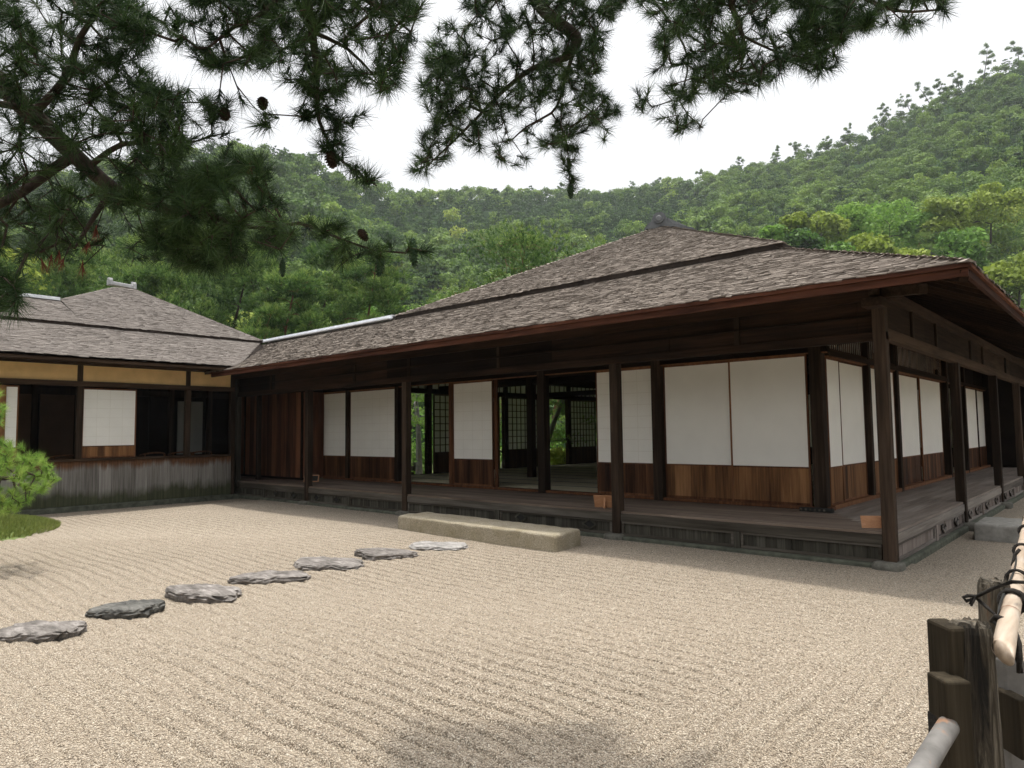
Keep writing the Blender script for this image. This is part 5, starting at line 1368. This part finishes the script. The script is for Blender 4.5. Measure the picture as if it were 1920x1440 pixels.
def build_forest():
    rs = np.random.default_rng(11); VV = []; TT = []; cnt = 0
    D = D0 + 6
    while D < 400:
        stp = 4.1 + D * .0035; ts = np.arange(-1.0, 1.0, stp * np.where(D > 120, .95, 1.05) / D)
        for t in ts:
            d = D + rs.uniform(-.5, .5) * stp * 1.3; t2 = t + rs.uniform(-.5, .5) * stp * 1.2 / D; R = np.interp(t2, _t, _D)
            if d > R * 1.03 or abs(t2) > .93: continue
            if t2 < -.80 or t2 > .84:
                if rs.random() < .5: continue
            x, y = world_td(t2, d); z = float(terrain(np.array(t2), np.array(d)))
            px = 960 + FOC * t2; s = (d - D0) / (R - D0)
            pat = math.sin(x / 19 + 1.7 * math.sin(y / 27)) + math.sin(y / 23 + 1.2 * math.sin(x / 31)) 
            if px < 1350: pineP = .30 + .38 * (s > .62) + .2 * (px > 950) + .10 * pat
            else: pineP = .10 + .15 * (s > .9) + .08 * pat
            pine_ = rs.random() < (pineP if s < .9 else .25)
            near = d < 150
            if pine_:
                pr, tn = (PPn if near else PP)[rs.integers(3)]; base = rs.normal(.17, .06) + .06 * (px > 1300); scl = rs.uniform(.7, 1.1) * (.75 if s > .9 else 1)
            else:
                pr, tn = (PBn if near else PB)[rs.integers(4)]
                base = rs.normal(.43, .10) + .05 * pat
                if px > 1350: 
                    up_ = np.clip((s - .25) / .4, 0, 1); base = rs.normal(.58, .14) * (1 - up_) + rs.normal(.45, .08) * up_ + .03 * pat
                    if s < .34 and rs.random() < .22: base += .28
                elif rs.random() < .07: base += .2
                scl = rs.uniform(.8, 1.35) * (.8 if s > .93 else 1) * (.78 if (px > 1400 and s > .4) else 1)
            th = rs.uniform(0, 6.28); ca, sa = math.cos(th), math.sin(th); Rm = np.array([[ca, -sa, 0], [sa, ca, 0], [0, 0, 1]])
            VV.append((pr @ Rm.T) * scl * rs.uniform([.9, .9, .85], [1.12, 1.12, 1.15]) + [x, y, z - .4]); TT.append(np.where(tn < -5, -1, np.clip(base + tn, 0, 1))); cnt += 1
        D += stp * .95
    V = np.concatenate(VV).reshape(-1, 3); T = np.concatenate(TT); F = np.arange(len(V)).reshape(-1, 4)
    T = np.where(T < 0, .02, T)
    o = npmesh('forest', V, F, T, M['forest']); o["kind"] = "stuff"; o["label"] = 'dense mixed forest of pines and broadleaf trees covering the hills'; o["category"] = 'forest'
    import sys; sys.stderr.write('FOREST %d %d\n' % (cnt, len(F)))
build_forest()

# single trees between the house and the hills
def broad_tree(name, px, d, pytop, label, seed, rad, mat='leaf', n=2600, lumps=22, size=.16, tb=.5, group=None, low=.25, cat='tree', zg=None):
    rs = np.random.default_rng(seed); g = at_ground(px, d)
    if zg is not None: g[2] = zg
    H_ = hgt_for(px, pytop, d) - g[2]
    t = thing(name, g, label, cat, group); W_ = Wood(); W_.limb([g - [0, 0, .2], g + [.1, .05, H_ * .3], g + [.0, .2, H_ * .6]], [.05 * rad + .05, .04 * rad + .04, .02 * rad], -1, .3)
    q = []; nr = []; tn = []; cs = []
    for k in range(lumps):
        th = k * 2.4 + rs.normal(0, .4); h = rs.uniform(-1, 1); rr = math.sqrt(max(.03, 1 - h * h)) * rs.uniform(.4, .78) * rad
        c = g + np.array([math.cos(th) * rr, math.sin(th) * rr, H_ * (low + (1 - low) * .5) + h * H_ * (1 - low) * .36]); cs.append(c); r_ = rad * rs.uniform(.26, .44); m_ = n // lumps
        dd = unit(rs.normal(size=(m_, 3)) + [0, 0, .4]); q.append(c + dd * r_ * rs.uniform(.6, 1.1, (m_, 1)) * [1, 1, .75]); nr.append(dd); tn.append(tb + rs.normal(0, .06) + rs.normal(0, .12, m_))
    W_.grow(np.array(cs), rs, .4, .3, .03); V, F, T = W_.mesh(.02, .4, 5); npmesh('trunk', V, F, T, M['bark'], t, True)
    Q = cards(np.concatenate(q), np.concatenate(nr), size, rs, .7); V = Q.reshape(-1, 3); npmesh('crown', V, np.arange(len(V)).reshape(-1, 4), np.clip(np.concatenate(tn), 0, 1), M[mat], t)
    return t
def ptree(px, d, pytop, label, seed, **k):
    g = at_ground(px, d); pine('pine_tree', g, hgt_for(px, pytop, d) - g[2], label, seed, **k)
GP = 'pines standing behind the wing and the low ridge'
ptree(-60, 36, 470, 'pine behind the wing roof at the left edge', 31, spread=4.2, group=GP, lean=(.2, .1), bark='bark')
ptree(90, 38, 455, 'pine behind the pale ridge cover of the wing', 32, spread=4.2, group=GP, bark='bark')
ptree(265, 35, 478, 'pine directly behind the wing roof cap', 33, spread=4.0, group=GP, lean=(-.3, .2), bark='bark')
ptree(390, 37, 450, 'pine right of the wing roof cap with pale tufts', 34, spread=4.2, group=GP, bark='bark')
ptree(495, 34, 508, 'low pine above the valley between the two roofs', 35, spread=3.0, group=GP, first=.15)
ptree(560, 41, 440, 'tall pine behind the green hanging cone', 36, spread=3.6, group=GP, bark='bark')
ptree(640, 38, 455, 'pine with bare red trunk above the pale ridge cover', 37, spread=2.8, group=GP, first=.52, trunkr=.15, npad=20, ntuft=1900)
ptree(700, 46, 520, 'small pine above the right end of the pale ridge cover', 38, spread=2.6, group=GP, npad=18, ntuft=1600)
ptree(180, 48, 430, 'tall pine further back between the left pines', 39, spread=4.4, group=GP, bark='bark')
ptree(930, 33, 428, 'wide spreading pine with layered pads behind the main roof', 41, spread=5.2, npad=34, ntuft=4200, first=.25, cone=True, mat='needle_mid', lean=(.4, .2), flat=.2, nl=.20, nw=.036, per=11)
ptree(1040, 40, 452, 'pine whose pads show just left of the main roof slope', 42, spread=3.6, first=.3, npad=20, ntuft=2200)
ptree(845, 42, 545, 'small dark bushy pine left of the main roof edge', 43, spread=1.7, npad=16, ntuft=1500)
broad_tree('round_tree', 768, 47, 538, 'rounded bright green tree just above the right end of the pale ridge cover', 51, 2.3, 'leaf', 2200, 18, .15, .72)
broad_tree('round_tree', 690, 56, 545, 'mid green round tree beyond the small pine', 52, 3.2, 'leaf', 2200, 18, .18, .35)
broad_tree('round_tree', 15, 52, 415, 'yellow green tree at the far left edge', 53, 3.6, 'leafy', 2200, 18, .18, .6)
broad_tree('round_tree', 540, 50, 560, 'bright tree low behind the pines at the roof valley', 54, 3.0, 'leaf', 1800, 16, .17, .5)
# trees low on the right-hand slope, each one can be told apart
def slope_tree(px, d, pytop, label, seed, rad, **k):
    e_, t_ = elev(px, 803); z = float(terrain(np.array(t_[0]), np.array(d))); q = world_td(t_[0], d)
    rs = np.random.default_rng(seed); name = 'broadleaf_tree'
    H_ = hgt_for(px, pytop, d / CH) - z
    g = np.array([q[0], q[1], z - .3]); 
    return g, H_
def slope_broad(px, d, pytop, label, seed, rad, mat, tb, n=2400):
    e_, t_ = elev(px, pytop); z = float(terrain(np.array(t_[0]), np.array(d))); top = e_[0] * d + CAM[2]; x, y = world_td(t_[0], d)
    g = np.array([x, y, min(z, top - rad * 1.3) - .3]); H_ = top - g[2]; rs = np.random.default_rng(seed)
    t = thing('broadleaf_tree', g, label, 'tree', 'single broadleaf trees on the right-hand slope'); W_ = Wood(); W_.limb([g, g + [0, 0, H_ * .35], g + [.2, .1, H_ * .6]], [.28, .2, .1], -1, .6)
    q = []; nr = []; tn = []; cs = []; lumps = 16
    for k in range(lumps):
        th = k * 2.4; h = rs.uniform(-.8, 1); rr = math.sqrt(max(.03, 1 - h * h)) * rs.uniform(.4, .75) * rad; c = np.array([x + math.cos(th) * rr, y + math.sin(th) * rr, top - rad * .95 + h * rad * .6]); cs.append(c); r_ = rad * rs.uniform(.28, .45); m_ = n // lumps
        dd = unit(rs.normal(size=(m_, 3)) + [0, 0, .5]); q.append(c + dd * r_ * rs.uniform(.6, 1.08, (m_, 1)) * [1, 1, .8]); nr.append(dd); tn.append(tb + rs.normal(0, .06) + rs.normal(0, .10, m_))
    W_.grow(np.array(cs), rs, .8, .3, .03); V, F, T = W_.mesh(.04, .4, 5); npmesh('trunk', V, F, T, M['bark'], t, True)
    Q = cards(np.concatenate(q), np.concatenate(nr), .26, rs, .7); V = Q.reshape(-1, 3); npmesh('crown', V, np.arange(len(V)).reshape(-1, 4), np.clip(np.concatenate(tn), 0, 1), M[mat], t)
SB = [(1655, 112, 362, 'largest bright green tree on the right slope, domed crown', 6.2, 'leaf', .55), (1590, 108, 378, 'bright green tree left of the largest domed crown', 4.6, 'leaf', .62), (1545, 105, 388, 'yellow tinged tree at the left end of the bright row', 3.6, 'leafy', .35),
      (1735, 108, 385, 'green tree right of the largest domed crown', 4.8, 'leaf', .42), (1770, 104, 362, 'yellow green tree on the upper right slope', 4.2, 'leafy', .25), (1850, 108, 335, 'golden green tree near the right edge of the slope', 5.0, 'leafy', .35),
      (1505, 92, 425, 'small round dark green tree above the roof step', 2.6, 'leaf', .1), (1488, 96, 398, 'narrow yellowish tree left of the small dark round one', 2.5, 'leafy', .3), (1625, 84, 430, 'yellow green tree low over the roof, middle of the slope', 4.0, 'leafy', .3),
      (1700, 82, 462, 'low golden tree just above the roof edge', 2.8, 'leafy', .45), (1900, 80, 470, 'yellow green tree low at the right edge', 3.6, 'leafy', .3), (1440, 96, 420, 'pale green tree right of the roof ridge', 3.2, 'leaf', .45), (1570, 80, 455, 'mid green tree low over the roof step', 3.2, 'leaf', .3), (1800, 86, 425, 'green tree behind the bare leaning trunks', 4.0, 'leaf', .3)]
for k, (px, d, py, lb, rad, mat, tb) in enumerate(SB): slope_broad(px, d, py, lb, 100 + k, rad, mat, tb)
def slope_pine(px, d, pytop, label, seed, **k):
    e_, t_ = elev(px, pytop); z = float(terrain(np.array(t_[0]), np.array(d))); top = e_[0] * d + CAM[2]; x, y = world_td(t_[0], d)
    pine('slope_pine', np.array([x, y, z - .3]), max(4, top - z + .3), label, seed, group='open crowned pines on the right-hand slope', **k)
slope_pine(1878, 84, 372, 'tall open pine with pale bare trunk at the right edge of the slope', 81, spread=4.4, npad=14, ntuft=900, first=.5, bark='greypole', nl=.32, nw=.05, per=7, trunkr=.22)
slope_pine(1840, 80, 432, 'thin leaning pine with grey trunk above the roof corner', 82, spread=3.0, npad=10, ntuft=600, first=.6, bark='greypole', nl=.32, nw=.05, per=7, lean=(-.9, -.2), trunkr=.14)
slope_pine(1672, 84, 424, 'open pine with visible stem above the roof, middle of the slope', 83, spread=3.2, npad=12, ntuft=600, first=.5, nl=.32, nw=.05, per=7)
# pines standing against the sky along the right-hand ridge
def ridge_pine(px, hpx, seed, label):
    py, D = ridge_at(px); e_, t_ = elev(px, py); d = D * .995; z = float(terrain(np.array(t_[0]), np.array(d))); x, y = world_td(t_[0], d)
    top = (elev(px, py - hpx)[0][0]) * d + CAM[2]
    pine('ridge_pine', np.array([x, y, z - .3]), max(5, top - z), label, seed, spread=2.0 + hpx * .025, npad=11, ntuft=800, first=.34, mat='needle_mid', bark='bark', nl=.5, nw=.09, per=7, flat=.42, lean=(random.uniform(-1.1, 1.1), random.uniform(-.8, .8)), trunkr=.2, cone=False, group='wind-bent pines along the skyline of the right hill')
for k, (px, hp) in enumerate([(1320, 12), (1385, 14), (1455, 22), (1495, 26), (1552, 12), (1585, 22), (1638, 26), (1668, 30), (1706, 40), (1742, 44), (1772, 26), (1800, 22), (1846, 52), (1908, 40), (1180, 10), (1050, 10), (1235, 9)]):
    ridge_pine(px, hp * .72, 200 + k, ['skyline pine on the right hill, %s' % w for w in ('low, just where the ridge starts to rise', 'first one standing clear of the wood', 'bushy, above the dip of the ridge', 'with spread flat pads above the dip', 'squat, half hidden in the wood',
        'open crown a third of the way up', 'slender, with sky between its limbs', 'taller of two that lean together', 'broad, leaning over the slope', 'airy, with wide gaps in its crown', 'short, right of the airy one', 'short bushy one below the tall spire', 'tall spire near the top', 'highest, by the right picture edge', 'far, over the middle saddle', 'far, above the hanging cone', 'far, right of the saddle')][k])

# garden behind the house, seen through the open rooms
structure(rect_sheet('garden_ground', -60, -12.6, 3.6, 40, .004, M['garden']), 'green moss lawn behind the rooms', 'garden ground')
def gpine(x, y, h, label, seed, **k): pine('garden_pine', (x, y, 0), h, label, seed, mat='needle_bright', bark='greypole', nl=.12, nw=.012, per=12, group='clipped pines in the garden seen through the rooms', **k)
g1 = on(1040, 862, 2, .0) if False else P(1036, 812, 25.5)
gpine(g1[0] - .3, g1[1] - .2, 3.4, 'garden pine with curving grey trunk framed by the right-hand opening', 91, spread=2.6, npad=20, ntuft=1500, first=.35, lean=(.9, .4), trunkr=.17, flat=.16)
g2 = P(786, 812, 24)
gpine(g2[0], g2[1], 3.6, 'garden pine with forked grey limbs framed by the left-hand opening', 92, spread=2.3, npad=18, ntuft=1400, first=.45, lean=(-.5, .2), trunkr=.14, flat=.2)
g3 = P(1120, 812, 28); gpine(g3[0], g3[1], 3.2, 'garden pine glimpsed at the right side of the right-hand opening', 93, spread=2.4, npad=16, ntuft=1100, first=.3, flat=.2)
g4 = P(944, 812, 27); gpine(g4[0], g4[1], 3.2, 'garden pine glimpsed in the narrow gap beside the inner screen', 94, spread=2.2, npad=16, ntuft=1000, first=.3, flat=.2)
def shrub(px, d, pytop, rad, label, seed, mat='leaf', tb=.5):
    broad_tree('shrub', px, d, pytop, label, seed, rad, mat, 1100, 12, .07, tb, 'shrubs in the garden seen through the rooms', .0, 'shrub', 0.0)
shrub(770, 25, 842, 1.5, 'bright leafy shrub under the pine in the left-hand opening', 95); shrub(1046, 26.5, 845, .8, 'yellow flowering shrub under the pine in the right-hand opening', 96, 'leafy', .75)
shrub(1075, 31, 800, 2.2, 'dark shrub further back in the right-hand opening', 97, 'leaf', .2); shrub(800, 30, 770, 2.4, 'tall hedge shrub behind the pine in the left-hand opening', 98, 'leaf', .35); shrub(950, 28, 790, 2.2, 'shrub beyond the narrow gap in the middle', 99, 'leaf', .45)

# ================================================================== HAZE
def haze():
    mt = bpy.data.materials.new('haze_air'); mt.use_nodes = True; t = mt.node_tree; t.nodes.clear()
    o = t.nodes.new("ShaderNodeOutputMaterial"); v = t.nodes.new("ShaderNodeVolumePrincipled")
    v.inputs['Density'].default_value = .00027; v.inputs['Color'].default_value = (.90, .95, 1.0, 1); v.inputs['Anisotropy'].default_value = .2
    t.links.new(v.outputs[0], o.inputs['Volume'])
    mb = MB(); mb.box(-610, 510, -310, 610, -1.2, 260); ob = mb.build('haze', mt); ob["kind"] = "stuff"; ob["label"] = 'thin pale haze in the valley air'; ob["category"] = 'haze'
haze()
